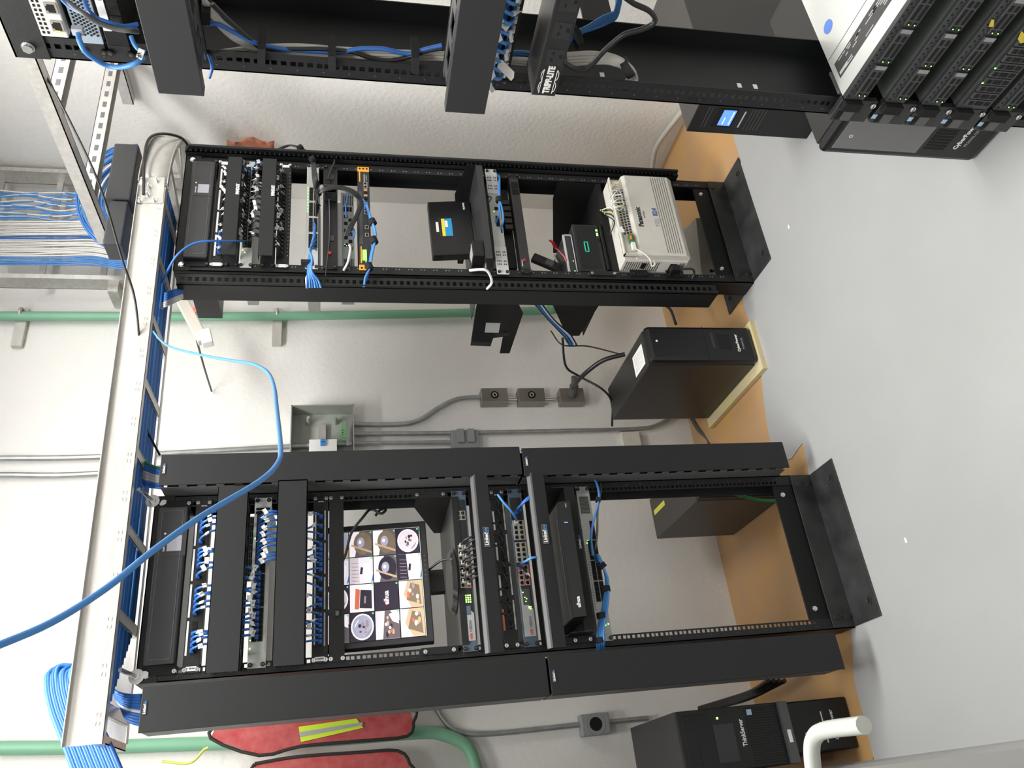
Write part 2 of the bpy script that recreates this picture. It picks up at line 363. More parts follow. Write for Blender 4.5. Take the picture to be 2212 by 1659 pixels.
def finger_strip(label, x0, x1, xc0, xc1, y, z0, z1, slot_x, n, side):
    t = thing('vertical_cable_manager', label, 'cable manager', ((x0+x1)/2, y, z0))
    b = B(); a, c = slot_x; dz = (z1-z0-0.02)/n
    b.box(x0, a, y, y+0.003, z0, z1); b.box(c, x1, y, y+0.003, z0, z1)
    z = z0+0.02
    b.box(a, c, y, y+0.003, z0, z)
    for k in range(n): b.box(a, c, y, y+0.003, z+0.0125, z+dz); z += dz
    b.box(x0, x0+0.002, y, y+0.09, z0, z1); b.box(x1-0.002, x1, y, y+0.05, z0, z1)
    make('slotted_panel', b, BLK, t)
    b = B().box(xc0, xc1, y-0.012, y, z0+side, z1-0.01); make('side_cover', b, BLK, t, bevel=0.002)
    return t
finger_strip('black slotted cable channel on the left side of the middle rack', 0.985, 1.030, 0.985, 0.992, -0.034, 0.175, 2.10, (0.998, 1.016), 82, 0.0)
finger_strip('black comb cable channel on the right side of the middle rack', 1.571, 1.597, 1.5865, 1.597, -0.040, 0.21, 2.12, (1.573, 1.5865), 110, 0.0)
# ---------------------------------------------------------------- overhead cable ladder
def lz(x): return 2.129+0.0108*(x+0.4)
L = thing('cable_ladder', 'galvanised cable ladder running over the tops of the left and middle racks', 'cable ladder', (0.4, 0, 2.14))
YF, YR = -0.11, 0.135
def rail(y, s, x0, x1, name):
    z0, z1 = lz(x0), lz(x1); H = 0.088
    b = B()
    b.prism([(x0, y, z0), (x1, y, z1), (x1, y, z1+H), (x0, y, z0+H)], (0, 0.002*s, 0))
    b.prism([(x0, y, z0), (x1, y, z1), (x1, y, z1+0.0025), (x0, y, z0+0.0025)], (0, 0.020*s, 0))
    b.prism([(x0, y, z0+H-0.0025), (x1, y, z1+H-0.0025), (x1, y, z1+H), (x0, y, z0+H)], (0, -0.012*s, 0))
    for k in range(15):      # pressed tabs that hold the rungs
        x = x0+0.045+k*0.114
        for d in (0, 0.020):
            z = lz(x)+0.012; b.ring((x+d, y-0.0005*s, z+0.005), (0, 1, 0), 0.0062, 0.0008, 4, k=4)
    return make(name, b, GALV, L, bevel=0.0008)
rail(YF, 1, -0.405, 1.335, 'side_rail'); rail(YR, -1, -0.385, 1.335, 'side_rail')
x = -0.34
while x < 1.3:
    b = B().box(x, x+0.028, YF+0.002, YR-0.002, lz(x)+0.001, lz(x)+0.003).box(x, x+0.002, YF+0.002, YR-0.002, lz(x), lz(x)+0.016).box(x+0.026, x+0.028, YF+0.002, YR-0.002, lz(x), lz(x)+0.016)
    make('rung', b, GALV, L); x += 0.228
b = B().box(-0.402, -0.384, YF+0.002, YR-0.002, 2.133, 2.136)
for k in range(6): b.box(-0.401, -0.3985, YF+0.03+0.03*k, YF+0.036+0.03*k, 2.137, 2.155)
b.box(-0.402, -0.400, YF+0.002, YR-0.002, 2.133, 2.160)
make('end_plate', b, GALV, L)
# quarter bend towards the back wall
K = thing('cable_ladder_bend', 'curved galvanised ladder section bending to the back wall beyond the middle rack', 'cable ladder', (1.345, 0.40, 2.15))
CX, CY = 1.350, 0.405
for nm, Rr in (('side_rail', 0.515), ('side_rail', 0.27)):
    def arc(z, r0): return [(CX+r0*math.sin(a), CY-r0*math.cos(a), z) for a in [math.pi/2*i/18 for i in range(19)]]+[(CX+r0, CY+0.02*i, z) for i in range(1, 17)]
    b = B(); zb = 2.148
    b.sheet([arc(zb+0.088*k/2, Rr) for k in range(3)], 0.002)
    b.sheet([arc(zb, Rr), arc(zb, Rr-0.02 if Rr > 0.4 else Rr+0.02)], 0.002); b.sheet([arc(zb+0.088, Rr), arc(zb+0.088, Rr+0.012 if Rr > 0.4 else Rr-0.012)], 0.002)
    make(nm, b, GALV, K)
for k in range(4):
    a = math.radians(12+k*24); d = Vector((math.sin(a), -math.cos(a), 0)); tn = Vector((math.cos(a), math.sin(a), 0))
    make('rung', B().ob(Vector((CX, CY, 2.152))+d*0.393, d*0.12, tn*0.014, (0, 0, 0.002)), GALV, K)
SPL = pm('splice_bolt', B().cyl((0, -0.0035, 0), (0, 0, 0), 0.0085, 20).cyl((0, -0.009, 0), (0, -0.0035, 0), 0.0055, 6).cyl((0, -0.019, 0), (0, -0.009, 0), 0.0028, 10), ZINC)
for px, py in ((308, 391), (339, 390), (322, 403), (319, 421), (302, 434), (333, 433)):
    p = W(px, py, 'Y', YF-0.004); inst(SPL, 'splice_bolt', K, (p.x, YF-0.002, p.z))
make('splice_plate', B().prism([W(300, 383, 'Y', YF-0.003), W(298, 438, 'Y', YF-0.003), W(352, 438, 'Y', YF-0.003), W(356, 383, 'Y', YF-0.003)], (0, 0.0025, 0)), GALV, K)
# vertical ladder up the back wall carrying the cable bundles
V = thing('cable_ladder_riser', 'galvanised ladder climbing the back wall under the blue and white cable bundles', 'cable ladder', (1.75, 0.70, 2.25))
for nm, x in (('side_rail', 1.49), ('side_rail', 2.065)):
    b = B().box(x, x+0.0025, 0.62, 0.72, 2.20, 3.40).box(x, x-0.018, 0.62, 0.6225, 2.20, 3.40).box(x, x+0.02, 0.7175, 0.72, 2.20, 3.40)
    make(nm, b, GALV, V)
for k in range(5): make('rung', B().box(1.4925, 2.065, 0.705, 0.717, 2.32+0.24*k, 2.345+0.24*k), GALV, V)
make('wall_foot', B().box(1.44, 1.49, 0.66, 0.785, 2.49, 2.53), GALV, V)
# slotted channel frame above, running out from the back wall at the right
F = thing('channel_frame', 'slotted steel channel frame hanging high above between the middle and right racks', 'channel frame', (1.7, -0.3, 2.4))
for nm, x in (('side_channel', 1.325), ('side_channel', 2.045)):
    b = B().box(x, x+0.041, -0.95, 0.20, 2.395, 2.398).box(x, x+0.003, -0.95, 0.20, 2.395, 2.436).box(x+0.038, x+0.041, -0.95, 0.20, 2.395, 2.436)
    make(nm, b, GALV, F)
for yy in (-0.42, -0.04):
    b = B().box(1.366, 2.045, yy, yy+0.002, 2.395, 2.436).box(1.366, 2.045, yy, yy+0.041, 2.434, 2.436).box(1.366, 2.045, yy+0.039, yy+0.041, 2.395, 2.436)
    for k in range(12): b.box(1.39+k*0.054, 1.39+k*0.054+0.026, yy-0.0008, yy, 2.408, 2.421, 1)
    make('cross_channel', b, [GALV, mat('slot_shadow', (0.12, 0.12, 0.13), 0.7)], F)
# ---------------------------------------------------------------- shared small parts
PORT = pm('network_port', B().box(-0.0075, 0.0075, -0.0012, 0, -0.0068, 0.0068).box(-0.0055, 0.0055, -0.0016, -0.0011, -0.0045, 0.0035, 1).box(-0.003, 0.003, -0.0016, -0.0011, 0.0035, 0.0055, 1), [mat('port_frame', (0.50, 0.48, 0.43), 0.35, 0.6), VOID])
PORTB = pm('network_port_black', B().box(-0.0075, 0.0075, -0.0012, 0, -0.0068, 0.0068).box(-0.0055, 0.0055, -0.0018, -0.0011, -0.0045, 0.0045, 1), [PLB, VOID])
TAGN = 0
LEDG = pm('light_green', B().box(-0.0014, 0.0014, -0.001, 0, -0.0014, 0.0014), GLED)
LEDB = pm('light_blue', B().box(-0.0014, 0.0014, -0.001, 0, -0.0014, 0.0014), BLED)
VELC = mat('black_velcro', (0.010, 0.010, 0.011), 0.9)
def chassis(name, label, cat, x0, x1, z0, z1, m, yf=-0.004, depth=0.22, group=None, ears=True, em=None, cx=0.0, dark=False, scr=True, bevel=0.0008):
    t = thing(name, label, cat, ((x0+x1)/2, yf, z0), group)
    xb0, xb1 = (cx-0.219, cx+0.219) if ears else (x0, x1)
    make('body', B().box(xb0, xb1, yf, yf+depth, z0+0.0005, z1-0.0005), m, t, bevel=bevel)
    if ears:
        for s in (-1, 1):
            make('mounting_ear', B().box(cx+s*0.2413, cx+s*0.2185, yf-0.0005, yf+0.0025, z0+.0005, z1-.0005), em or m, t, bevel=0.0006)
            if scr:
                h = (z1-z0)/2; zz = [z0+h-0.0159, z0+h+0.0159] if h < 0.03 else [z0+0.006, z1-0.006]
                for z in zz: inst(SCRD if dark else SCR, 'screw', t, (cx+s*0.2326, yf-0.0005, z))
    return t
def patch(label, x0, y0, z0, pts, r, m, tagk=None, plugm=None, plugdir=(0, -1, 0), group=None, tagcol=None, name='patch_cable', cat='cable'):
    """cord from its plug at (x0,y0,z0) along offsets pts; tagk = index of the curve point carrying a flag label"""
    p0 = Vector((x0, y0, z0)); P = [p0+Vector(q) for q in pts]; c = curve([p0]+P, 4)
    o = single(name, B().tube(c, r, 7), m, label, cat, group, loc=p0)
    d = Vector(plugdir)
    make('plug_boot', B().ob(p0+d*0.006, (0.0052, 0, 0), d*0.010, Vector((1, 0, 0)).cross(d)*0.0048).ob(p0+d*0.017, (0.0036, 0, 0), d*0.005, Vector((1, 0, 0)).cross(d)*0.0036), plugm or m, o)
    if tagk is not None:
        i = min(int(tagk*(len(c)-1)), len(c)-2); q = c[i]; t = (c[i+1]-c[i]).normalized(); s = Vector((random.uniform(-1, 1), random.uniform(-1.2, -0.5), random.uniform(-0.4, 0.4))); s = (s-t*s.dot(t)).normalized(); n = t.cross(s)
        make('cable_tag', B().ob(q+s*0.006, t*0.0058, s*0.0085, n*0.0007).tube([q-t*0.0058, q+t*0.0058], r*1.25, 7), tagcol or WHT, o)
        if random.random() < 0.8: make('tag_print', B().ob(q+s*0.007-n*0.0008, t*0.0011, s*0.005, n*0.0002).ob(q+s*0.007-n*0.0008+t*0.003, t*0.0009, s*0.004, n*0.0002), mat('tag_print', (0.25, 0.25, 0.27), 0.7), o)
    return o
# ---------------------------------------------------------------- left rack, from the top
def ups_front(label, cx, z0, z1, yf, plate_x, sgn):
    t = chassis('rack_ups', label, 'power supply', cx-0.2413, cx+0.2413, z0, z1, PLB, yf=yf, depth=0.35, em=BLK2, cx=cx, dark=sgn > 0)
    h = z1-z0
    b = B().box(cx-0.217, cx+0.217, yf-0.018, yf, z0+0.004, z1-0.004); make('bezel', b, PLG, t, bevel=0.004)
    b = B()
    for a, c, e, g in ((cx-0.205, cx+0.205, z1-0.016, z1-0.0145), (cx-0.205, cx+0.205, z0+0.0145, z0+0.016), (cx-0.205, cx-0.2035, z0+0.0145, z1-0.0145), (cx+0.2035, cx+0.205, z0+0.0145, z1-0.0145)): b.box(a, c, yf-0.0192, yf-0.018, e, g)
    make('bezel_ridge', b, mat('ridge_grey', (0.10, 0.10, 0.105), 0.4), t)
    x0, x1, y0, y1 = plate_x
    make('display_surround', B().box(x0-0.014, x1+0.018, yf-0.0188, yf-0.018, y0-0.012, y1+0.016), PLG, t, bevel=0.0004)
    make('display', B().box(x0, x1, yf-0.0196, yf-0.018, y0, y1), LAV, t)
    text(t, 'TRIPP-LITE', (x0-0.001, yf-0.0192, y1+0.005), 0.0062, INKW, bold=0.02)
    make('button', B().cyl((x1+0.006, yf-0.0205, y1+0.0075), (x1+0.006, yf-0.018, y1+0.0075), 0.0028), WHT, t)
    return t
ups_front('black rack-mounted power supply with grey display, topmost in the left rack', 0.0, 1.998, 2.084, -0.004, (0.086, 0.131, 2.011, 2.049), -1)
T = chassis('patch_bay', 'black patch panel labelled PANEL A near the top of the left rack', 'patch panel', -.2413, .2413, 1.941, 1.985, BLK, depth=0.03)
for k in range(4): make('label_strip', B().box(-0.196+k*0.100, -0.106+k*0.100, -0.0055, -0.004, 1.9765, 1.9815), WHT, T)
for k in range(24): inst(PORTB, 'network_port', T, (-0.187+(k//6)*0.100+(k % 6)*0.0146, -0.004, 1.962))
make('panel_sticker', B().box(-0.236, -0.2245, -0.0058, -0.0046, 1.9495, 1.9755), WHT, T)
text(T, 'PANEL A', (-0.2275, -0.0061, 1.951), 0.0062, INK, spin=math.pi/2); text(T, 'Cat.6A', (0.224, -0.0056, 1.9535), 0.0058, INKW, spin=math.pi/2)
n = 0
for k in range(24):
    if k in (4, 5, 11, 13, 19): continue
    x = -0.187+(k//6)*0.100+(k % 6)*0.0146; dx = random.uniform(0.004, 0.018)*(1 if random.random() < .7 else -0.5)
    patch('blue patch cord hanging from PANEL A, %s from the left' % orn(n), x, -0.005, 1.962, [(dx*.1, -0.030, -0.003), (dx*.5, -0.044, -0.018), (dx, -0.046, -0.036), (dx*1.1, -0.036, -0.062)], 0.0033, BLUE, 0.62+random.uniform(-.08, .1), group='blue patch cords on PANEL A', cat='cable')
    n += 1
def hmanager(label, x0, x1, z0, z1, yf, group=None, name='horizontal_cable_manager', lip=0.006, fingers=True, cx=0.0, cover=BLK):
    t = thing(name, label, 'cable manager', (cx, yf, z0), group)
    b = B().box(x0, x1, yf, yf+0.002, z0, z1).box(x0, x1, yf, yf+lip+0.008, z0, z0+0.002).box(x0, x1, yf, yf+lip+0.008, z1-0.002, z1)
    make('cover', b, cover, t)
    make('back_panel', B().box(cx-0.2413, cx+0.2413, -0.0035, -0.001, z0+0.001, z1-0.001), BLK2, t)
    if fingers:
        for nm, z in (('finger_row', z0+0.003), ('finger_row', z1-0.005)):
            b = B(); x = x0+0.012
            while x < x1-0.02: b.box(x, x+0.014, yf+0.006, -0.0035, z, z+0.002); x += 0.036
            b.box(x0+0.01, x1-0.01, yf+0.010, yf+0.014, z, z+0.002); b.box(x0+0.01, x1-0.01, -0.008, -0.0035, z, z+0.002)
            make(nm, b, BLK2, t)
    return t
hmanager('wide black cable cover below PANEL A in the left rack', -0.258, 0.250, 1.832, 1.915, -0.082)
# grey switch between the covers
T = chassis('network_switch', 'grey switch packed with blue cords between the two wide covers, left rack', 'network switch', -.2413, .2413, 1.773, 1.822, GRYP, dark=True, depth=0.26)
make('vent_grille', B().box(0.0, 0.19, 0.012, 0.020, 1.822, 1.840), mat('vent_grey', (0.24, 0.26, 0.23), 0.5), T)
b = B()
for k in range(9):
    for j in range(3): b.box(0.004+k*0.0205, 0.021+k*0.0205, 0.0105, 0.012, 1.8245+j*0.005, 1.8275+j*0.005)
make('vent_slots', b, VOID, T)
for j in (0, 1):
    for k in range(24):
        x = -0.165+k*0.0152+(k//6)*0.003; inst(PORTB if True else PORT, 'network_port', T, (x, -0.004, 1.807-j*0.0155))
for x in (-0.168, -0.071, 0.024, 0.118, -0.190): inst(LEDG, 'status_light', T, (x, -0.004, 1.8165))
for k in range(2): make('module_slot', B().box(0.192+k*0.011, 0.199+k*0.011, -0.0055, -0.004, 1.778, 1.817), VOID, T)
make('grey_ledge', B().box(-0.2, 0.05, -0.0052, -0.004, 1.7735, 1.7785), mat('ledge', (0.42, 0.41, 0.38), 0.4), T)
n = 0
for k in range(12):
    x = -0.162+k*0.0158; dx = random.uniform(-0.012, 0.012)
    patch('blue patch cord rising from the grey switch below PANEL A, %s from left' % orn(n), x, -0.005, 1.799, [(dx*.1, -0.028, 0.004), (dx*.4, -0.044, 0.012), (dx, -0.052, 0.028), (dx*1.3, -0.040, 0.055)], 0.0034, BLUE, 0.55+random.uniform(-.06, .12), group='blue cords rising from the grey switch', tagcol=WHT); n += 1
n = 0
for k in range(12):
    x = 0.030+k*0.0128; dx = random.uniform(0.002, 0.016)
    patch('blue patch cord dropping from the right half of grey switch, %s from left' % orn(n), x, -0.005, 1.803, [(dx*.1, -0.030, -0.003), (dx*.4, -0.046, -0.016), (dx, -0.050, -0.034), (dx*1.1, -0.036, -0.066)], 0.0034, BLUE, 0.58+random.uniform(-.08, .12), group='blue cords dropping from the grey switch'); n += 1
hmanager('wide black cable cover above PANEL B in the left rack', -0.254, 0.264, 1.669, 1.751, -0.082)
T = chassis('patch_bay', 'black patch panel labelled PANEL B above the monitor, left rack', 'patch panel', -.2413, .2413, 1.611, 1.655, BLK, depth=0.03)
for k in range(4):
    make('label_strip', B().box(-0.196+k*0.100, -0.106+k*0.100, -0.0055, -0.004, 1.6185, 1.6225), mat('label_grey', (0.45, 0.45, 0.45)), T)
    make('label_strip', B().box(-0.192+k*0.100, -0.110+k*0.100, -0.0055, -0.004, 1.6455, 1.6495), mat('label_grey', (0.45, 0.45, 0.45)), T)
for k in range(24): inst(PORTB, 'network_port', T, (-0.187+(k//6)*0.100+(k % 6)*0.0146, -0.004, 1.632))
make('panel_sticker', B().box(-0.236, -0.2245, -0.0058, -0.0046, 1.620, 1.646), WHT, T)
text(T, 'PANEL B', (-0.2275, -0.0061, 1.6215), 0.0062, INK, spin=math.pi/2); text(T, 'Cat.6A', (0.224, -0.0056, 1.624), 0.0058, INKW, spin=math.pi/2)
n = 0
for k in range(24):
    if k in (8, 21, 23, 19, 10): continue
    x = -0.187+(k//6)*0.100+(k % 6)*0.0146; dx = random.uniform(-0.016, 0.010)
    patch('blue patch cord curving up from PANEL B over the monitor, %s from left' % orn(n), x, -0.005, 1.632, [(dx*.1, -0.028, 0.003), (dx*.5, -0.040, 0.016), (dx*1.2, -0.046, 0.034), (dx*1.6, -0.038, 0.060)], 0.0029, BLUE, 0.66+random.uniform(-.06, .1) if k % 3 else None, group='blue patch cords on PANEL B'); n += 1
T = chassis('blanking_plate', 'plain black blanking panel with a small square socket just above the monitor', 'blank panel', -.2413, .2413, 1.566, 1.609, BLK, depth=0.012)
x0, x1, z0, z1 = rect(721, 1317, 735, 1333, -0.005)
make('socket', B().box(x0, x1, -0.0075, -0.004, z0, z1), PLB, T); make('socket_opening', B().box(x0+.004, x1-.004, -0.0080, -0.0075, z0+.004, z1-.005), mat('socket_grey', (0.12, 0.13, 0.15)), T)
# monitor shelf
T = thing('rack_shelf', 'black shelf with triangular side plates carrying the monitor', 'shelf', (0, 0.1, 1.24))
for s in (-1, 1):
    make('side_plate', B().prism([(s*0.222, -0.004, 1.238), (s*0.222, -0.004, 1.350), (s*0.222, 0.075, 1.350), (s*0.222, 0.34, 1.262), (s*0.222, 0.34, 1.238)], (s*0.002, 0, 0)), BLK2, T)
    make('mounting_flange', B().box(s*0.2413, s*0.222, -0.0065, -0.004, 1.253, 1.357), BLK, T)
    for z in (1.266, 1.346): inst(SCR, 'screw', T, (s*0.2326, -0.0065, z))
make('shelf_plate', B().box(-0.222, 0.222, -0.004, 0.34, 1.238, 1.241), mat('shelf_black', (0.03, 0.031, 0.031), 0.38), T)
make('front_lip', B().box(-0.222, 0.222, -0.007, -0.004, 1.222, 1.241), BLK, T)
# ---- monitor
mo = Vector((-0.014, 0.035, 1.318)); ya = math.radians(10); xr = Vector((math.cos(ya), math.sin(ya), 0)); yn = Vector((-math.sin(ya), math.cos(ya), 0)); zu = (Vector((0, 0, 1))+yn*0.06).normalized(); yb = xr.cross(zu)*-1
def MP(x, z, d=0.0): return mo+xr*x+zu*z+yb*(-d)
def mbox(b, x0, x1, z0, z1, d0, d1, mi=0):
    c = MP((x0+x1)/2, (z0+z1)/2, (d0+d1)/2); return b.ob(c, xr*abs(x1-x0)/2, yb*abs(d1-d0)/2, zu*abs(z1-z0)/2, mi)
T = thing('monitor', 'flat black monitor showing a grid of security camera views', 'monitor', MP(0, -0.07))
make('case', mbox(B(), -0.192, 0.192, 0, 0.32, -0.030, 0), PLG, T, bevel=0.003)
make('screen', mbox(B(), -0.176, 0.170, 0.024, 0.305, 0, 0.0012), mat('screen_off', (0.01, 0.01, 0.012), 0.25), T)
SC = [mat('view_%d' % i, c, 0.4, emit=0.75, ecol=c) for i, c in enumerate([(0.55, 0.48, 0.52), (0.25, 0.20, 0.23), (0.02, 0.015, 0.03), (0.80, 0.74, 0.78), (0.42, 0.31, 0.20), (0.10, 0.08, 0.09), (0.65, 0.62, 0.72), (0.5, 0.12, 0.06), (0.10, 0.6, 0.2), (0.30, 0.30, 0.40), (0.16, 0.12, 0.08), (0.05, 0.12, 0.45)])]
cw, ch = 0.346/4, 0.283/4
def poly(b, cx, cz, pts, mi, d=0.0017): b.quad([MP(-0.176+cx*cw+p[0]*cw, 0.022+cz*ch+p[1]*ch, d) for p in pts], mi)
def disc(b, cx, cz, u, v, ru, rv, mi, d=0.0018, a0=0, a1=2*math.pi): poly(b, cx, cz, [(u+ru*math.cos(a0+(a1-a0)*i/20), v+rv*math.sin(a0+(a1-a0)*i/20)) for i in range(20)], mi, d)
for cx in range(4):
    for cz in range(4):
        b = B(); full = [(0.015, 0.02), (0.985, 0.02), (0.985, 0.98), (0.015, 0.98)]; r = random.random
        kind = {(1, 1): 'logo', (0, 2): 'dome', (1, 3): 'dome2', (3, 0): 'dome', (0, 0): 'warm', (1, 0): 'warm', (3, 1): 'tank', (3, 2): 'tank', (2, 3): 'room', (2, 2): 'room', (1, 2): 'box', (2, 1): 'tank2', (3, 3): 'steps', (2, 0): 'room2', (0, 1): 'people', (0, 3): 'people'}[(cx, cz)]
        bg = {'logo': 2, 'dome': 2, 'dome2': 2, 'warm': 0, 'tank': 5, 'room': 6, 'box': 3, 'tank2': 5, 'steps': 9, 'room2': 3, 'people': 0}[kind]
        poly(b, cx, cz, full, bg, 0.0014)
        if kind == 'dome' or kind == 'dome2':
            disc(b, cx, cz, 0.5, 0.5, 0.45, 0.45, 3); disc(b, cx, cz, 0.5, 0.5, 0.40, 0.40, 0 if kind == 'dome2' or cz == 0 else 9, 0.0020)
            disc(b, cx, cz, 0.45, 0.45, 0.36, 0.36, 6, 0.0022, 0.5, 1.6); disc(b, cx, cz, 0.5, 0.5, 0.36, 0.36, 1, 0.0022, 3.4, 4.6)
            for k in range(9): disc(b, cx, cz, 0.3+0.4*r(), 0.25+0.4*r(), 0.03+0.05*r(), 0.03+.04*r(), random.choice([2, 5, 1]), 0.0024)
        elif kind == 'warm':
            poly(b, cx, cz, [(0.02, 0.02), (0.98, 0.02), (0.98, 0.62), (0.5, 0.8), (0.02, 0.5)], 4); poly(b, cx, cz, [(0.1, 0.1), (0.8, 0.15), (0.9, 0.5), (0.3, 0.7)], 10, 0.0020)
            for k in range(6): disc(b, cx, cz, 0.2+0.6*r(), 0.2+0.5*r(), 0.05+0.08*r(), 0.06, random.choice([4, 1, 3, 7]), 0.0023)
            poly(b, cx, cz, [(0.02, 0.72), (0.98, 0.9), (0.98, 0.98), (0.02, 0.98)], 6, 0.0022)
        elif kind.startswith('tank'):
            poly(b, cx, cz, [(0.02, 0.75), (0.98, 0.55), (0.98, 0.98), (0.02, 0.98)], 3)
            disc(b, cx, cz, 0.52, 0.42, 0.44, 0.38, 10 if kind == 'tank' else 2, 0.0020); disc(b, cx, cz, 0.55, 0.5, 0.2, 0.16, 9, 0.0022); disc(b, cx, cz, 0.57, 0.53, 0.07, 0.06, 3, 0.0024)
            poly(b, cx, cz, [(0.12, 0.05), (0.2, 0.05), (0.5, 0.9), (0.42, 0.9)], 4, 0.0024)
        elif kind.startswith('room'):
            poly(b, cx, cz, [(0.02, 0.55), (0.98, 0.62), (0.98, 0.98), (0.02, 0.98)], 0 if kind == 'room' else 2)
            for k in range(6): poly(b, cx, cz, [(0.1+k*0.13, 0.62), (0.12+k*0.13, 0.62), (0.14+k*0.13, 0.9), (0.12+k*0.13, 0.9)], 1, 0.0020)
            poly(b, cx, cz, [(0.2, 0.2), (0.7, 0.12), (0.75, 0.4), (0.25, 0.45)], 6 if kind == 'room2' else 3, 0.0021); poly(b, cx, cz, [(0.35, 0.46), (0.6, 0.42), (0.62, 0.52), (0.36, 0.56)], 2, 0.0022); poly(b, cx, cz, [(0.02, 0.1), (0.35, 0.02), (0.1, 0.02)], 11 if cx == 2 else 1, 0.0022)
        elif kind == 'box':
            poly(b, cx, cz, [(0.1, 0.1), (0.75, 0.1), (0.8, 0.55), (0.15, 0.6)], 2); poly(b, cx, cz, [(0.1, 0.62), (0.8, 0.57), (0.85, 0.75), (0.12, 0.8)], 7, 0.0020); poly(b, cx, cz, [(0.3, 0.35), (0.55, 0.33), (0.55, 0.4), (0.3, 0.42)], 1, 0.0022)
        elif kind == 'steps':
            for k in range(5): disc(b, cx, cz, 0.2+0.14*k, 0.75-0.11*k, 0.16, 0.10, 3, 0.0018+0.00005*k); disc(b, cx, cz, 0.21+0.14*k, 0.73-0.11*k, 0.12, 0.07, 5, 0.0021+0.00005*k)
            poly(b, cx, cz, [(0.02, 0.02), (0.5, 0.02), (0.2, 0.5), (0.02, 0.55)], 4, 0.0020)
        elif kind == 'logo': disc(b, cx, cz, 0.27, 0.5, 0.10, 0.07, 7)
        else:
            poly(b, cx, cz, [(0.02, 0.02), (0.6, 0.02), (0.98, 0.4), (0.98, 0.6), (0.02, 0.7)], 5)
            for k in range(10): disc(b, cx, cz, 0.15+0.6*r(), 0.25+0.45*r(), 0.05+0.05*r(), 0.05, random.choice([7, 3, 4, 2]), 0.0022)
            poly(b, cx, cz, [(0.5, 0.05), (0.95, 0.1), (0.85, 0.45), (0.6, 0.3)], 3, 0.0024)
        for (u, v) in ((0.93, 0.06),): poly(b, cx, cz, [(u-.03, v-.02), (u+.03, v-.02), (u+.03, v+.05), (u-.03, v+.05)], 8, 0.0026)
        make('camera_view', b, SC, T)
lo = D.curves.new('lettering', 'FONT'); lo.body = 'alhua'; lo.size = 0.020; lo.extrude = 0.0002; lo.offset = 0.0004
tt = D.objects.new('tmp', lo); C.objects.link(tt); me = D.meshes.new_from_object(tt.evaluated_get(bpy.context.evaluated_depsgraph_get())); D.objects.remove(tt)
RM = Matrix((xr, zu, -yb)).transposed().to_4x4(); RM.translation = MP(-0.176+cw*1.20, 0.022+ch*1.42, 0.0026)-Vector(T['_o']); me.transform(RM); me.materials.clear(); me.materials.append(SC[3]); o = D.objects.new('screen_lettering', me); C.objects.link(o); o.parent = T
b = B()
make('screen_frame_lines', mbox(mbox(B(), -0.1765, 0.1705, 0.0205, 0.022, 0, 0.0019), 0.170, 0.171, 0.022, 0.305, 0, 0.0019), WHT, T)
for k in range(6):
    make('menu_button', B().cyl(MP(-0.005+k*0.0155, 0.011, -0.001), MP(-0.005+k*0.0155, 0.011, 0.0012), 0.0018, 10), mat('button_grey', (0.12, 0.12, 0.12)), T)
make('stand_neck', mbox(B(), -0.032, 0.038, -0.045, 0.03, -0.055, -0.030), PLB, T)
c = MP(0.0, -0.07, -0.04); c.z = 1.2435
make('stand_base', B().tube([c, c+Vector((0, 0, 0.012))], 0.098, 40, 0, True, 0.085), mat('glossy_black', (0.02, 0.02, 0.02), 0.12), T)
cable('power_cable', [(0.20, 0.075, 1.47), (0.213, 0.06, 1.455), (0.205, 0.04, 1.44), (0.19, 0.03, 1.455), (0.205, 0.03, 1.485), (0.17, 0.0, 1.51), (0.12, -0.005, 1.545), (0.05, 0.0, 1.565), (0.0, 0.02, 1.60)], 0.0042, BCAB, 'black cable draped across the top right corner of the monitor')
cable('monitor_cable', [MP(0.03, 0.005, -0.02), (0.03, 0.02, 1.285), (0.028, 0.0, 1.252), (0.01, -0.01, 1.245)], 0.0035, BCAB, 'short black lead under the right of the monitor stand')
# ---- blue grey switches with the slanted silver corner
def hik(label, z0, z1, mtx=None):
    t = chassis('network_switch', label, 'network switch', -.2413, .2413, z0, z1, BLUG, em=BLUG, dark=True, depth=0.2)
    yf = -0.0045
    make('front_mask', B().box(-0.212, 0.212, yf-0.001, yf+0.001, z0+0.006, z1-0.004), mat('mask_black', (0.018, 0.02, 0.022), 0.3), t)
    make('silver_corner', B().prism([(-0.212, yf-0.001, z0+0.0055), (-0.125, yf-0.001, z0+0.0055), (-0.108, yf-0.001, z1-0.015), (-0.085, yf-0.001, z1-0.006), (-0.085, yf-0.001, z1-0.004), (-0.212, yf-0.001, z1-0.004)][:1]+[(-0.135, yf-0.001, z0+0.0055), (-0.112, yf-0.001, z1-0.016), (-0.06, yf-0.001, z1-0.007), (-0.03, yf-0.001, z1-0.0045), (-0.212, yf-0.001, z1-0.0045)], (0, -0.0008, 0)), mat('silver_mask', (0.42, 0.43, 0.43), 0.4, 0.2), t)
    text(t, 'HIK', (-0.208, yf-0.0022, z0+0.015), 0.0105, INKR, bold=0.02); text(t, 'VISION', (-0.188, yf-0.0022, z0+0.015), 0.0105, mat('logo_grey', (0.15, 0.15, 0.15)), bold=0.02)
    return t
T = hik('upper blue-grey switch with glowing green lights under the monitor shelf', 1.1955, 1.240)
b = B()
for i in range(4):
    for j in range(4): b.box(-0.104+i*0.0062, -0.1005+i*0.0062, -0.0068, -0.0055, 1.206+j*0.0062, 1.2095+j*0.0062, (i+j) % 3 == 0)
make('light_matrix', b, [GLED, YLED], T)
make('small_display', B().box(-0.140, -0.114, -0.0066, -0.0055, 1.209, 1.2245), BLUG, T)
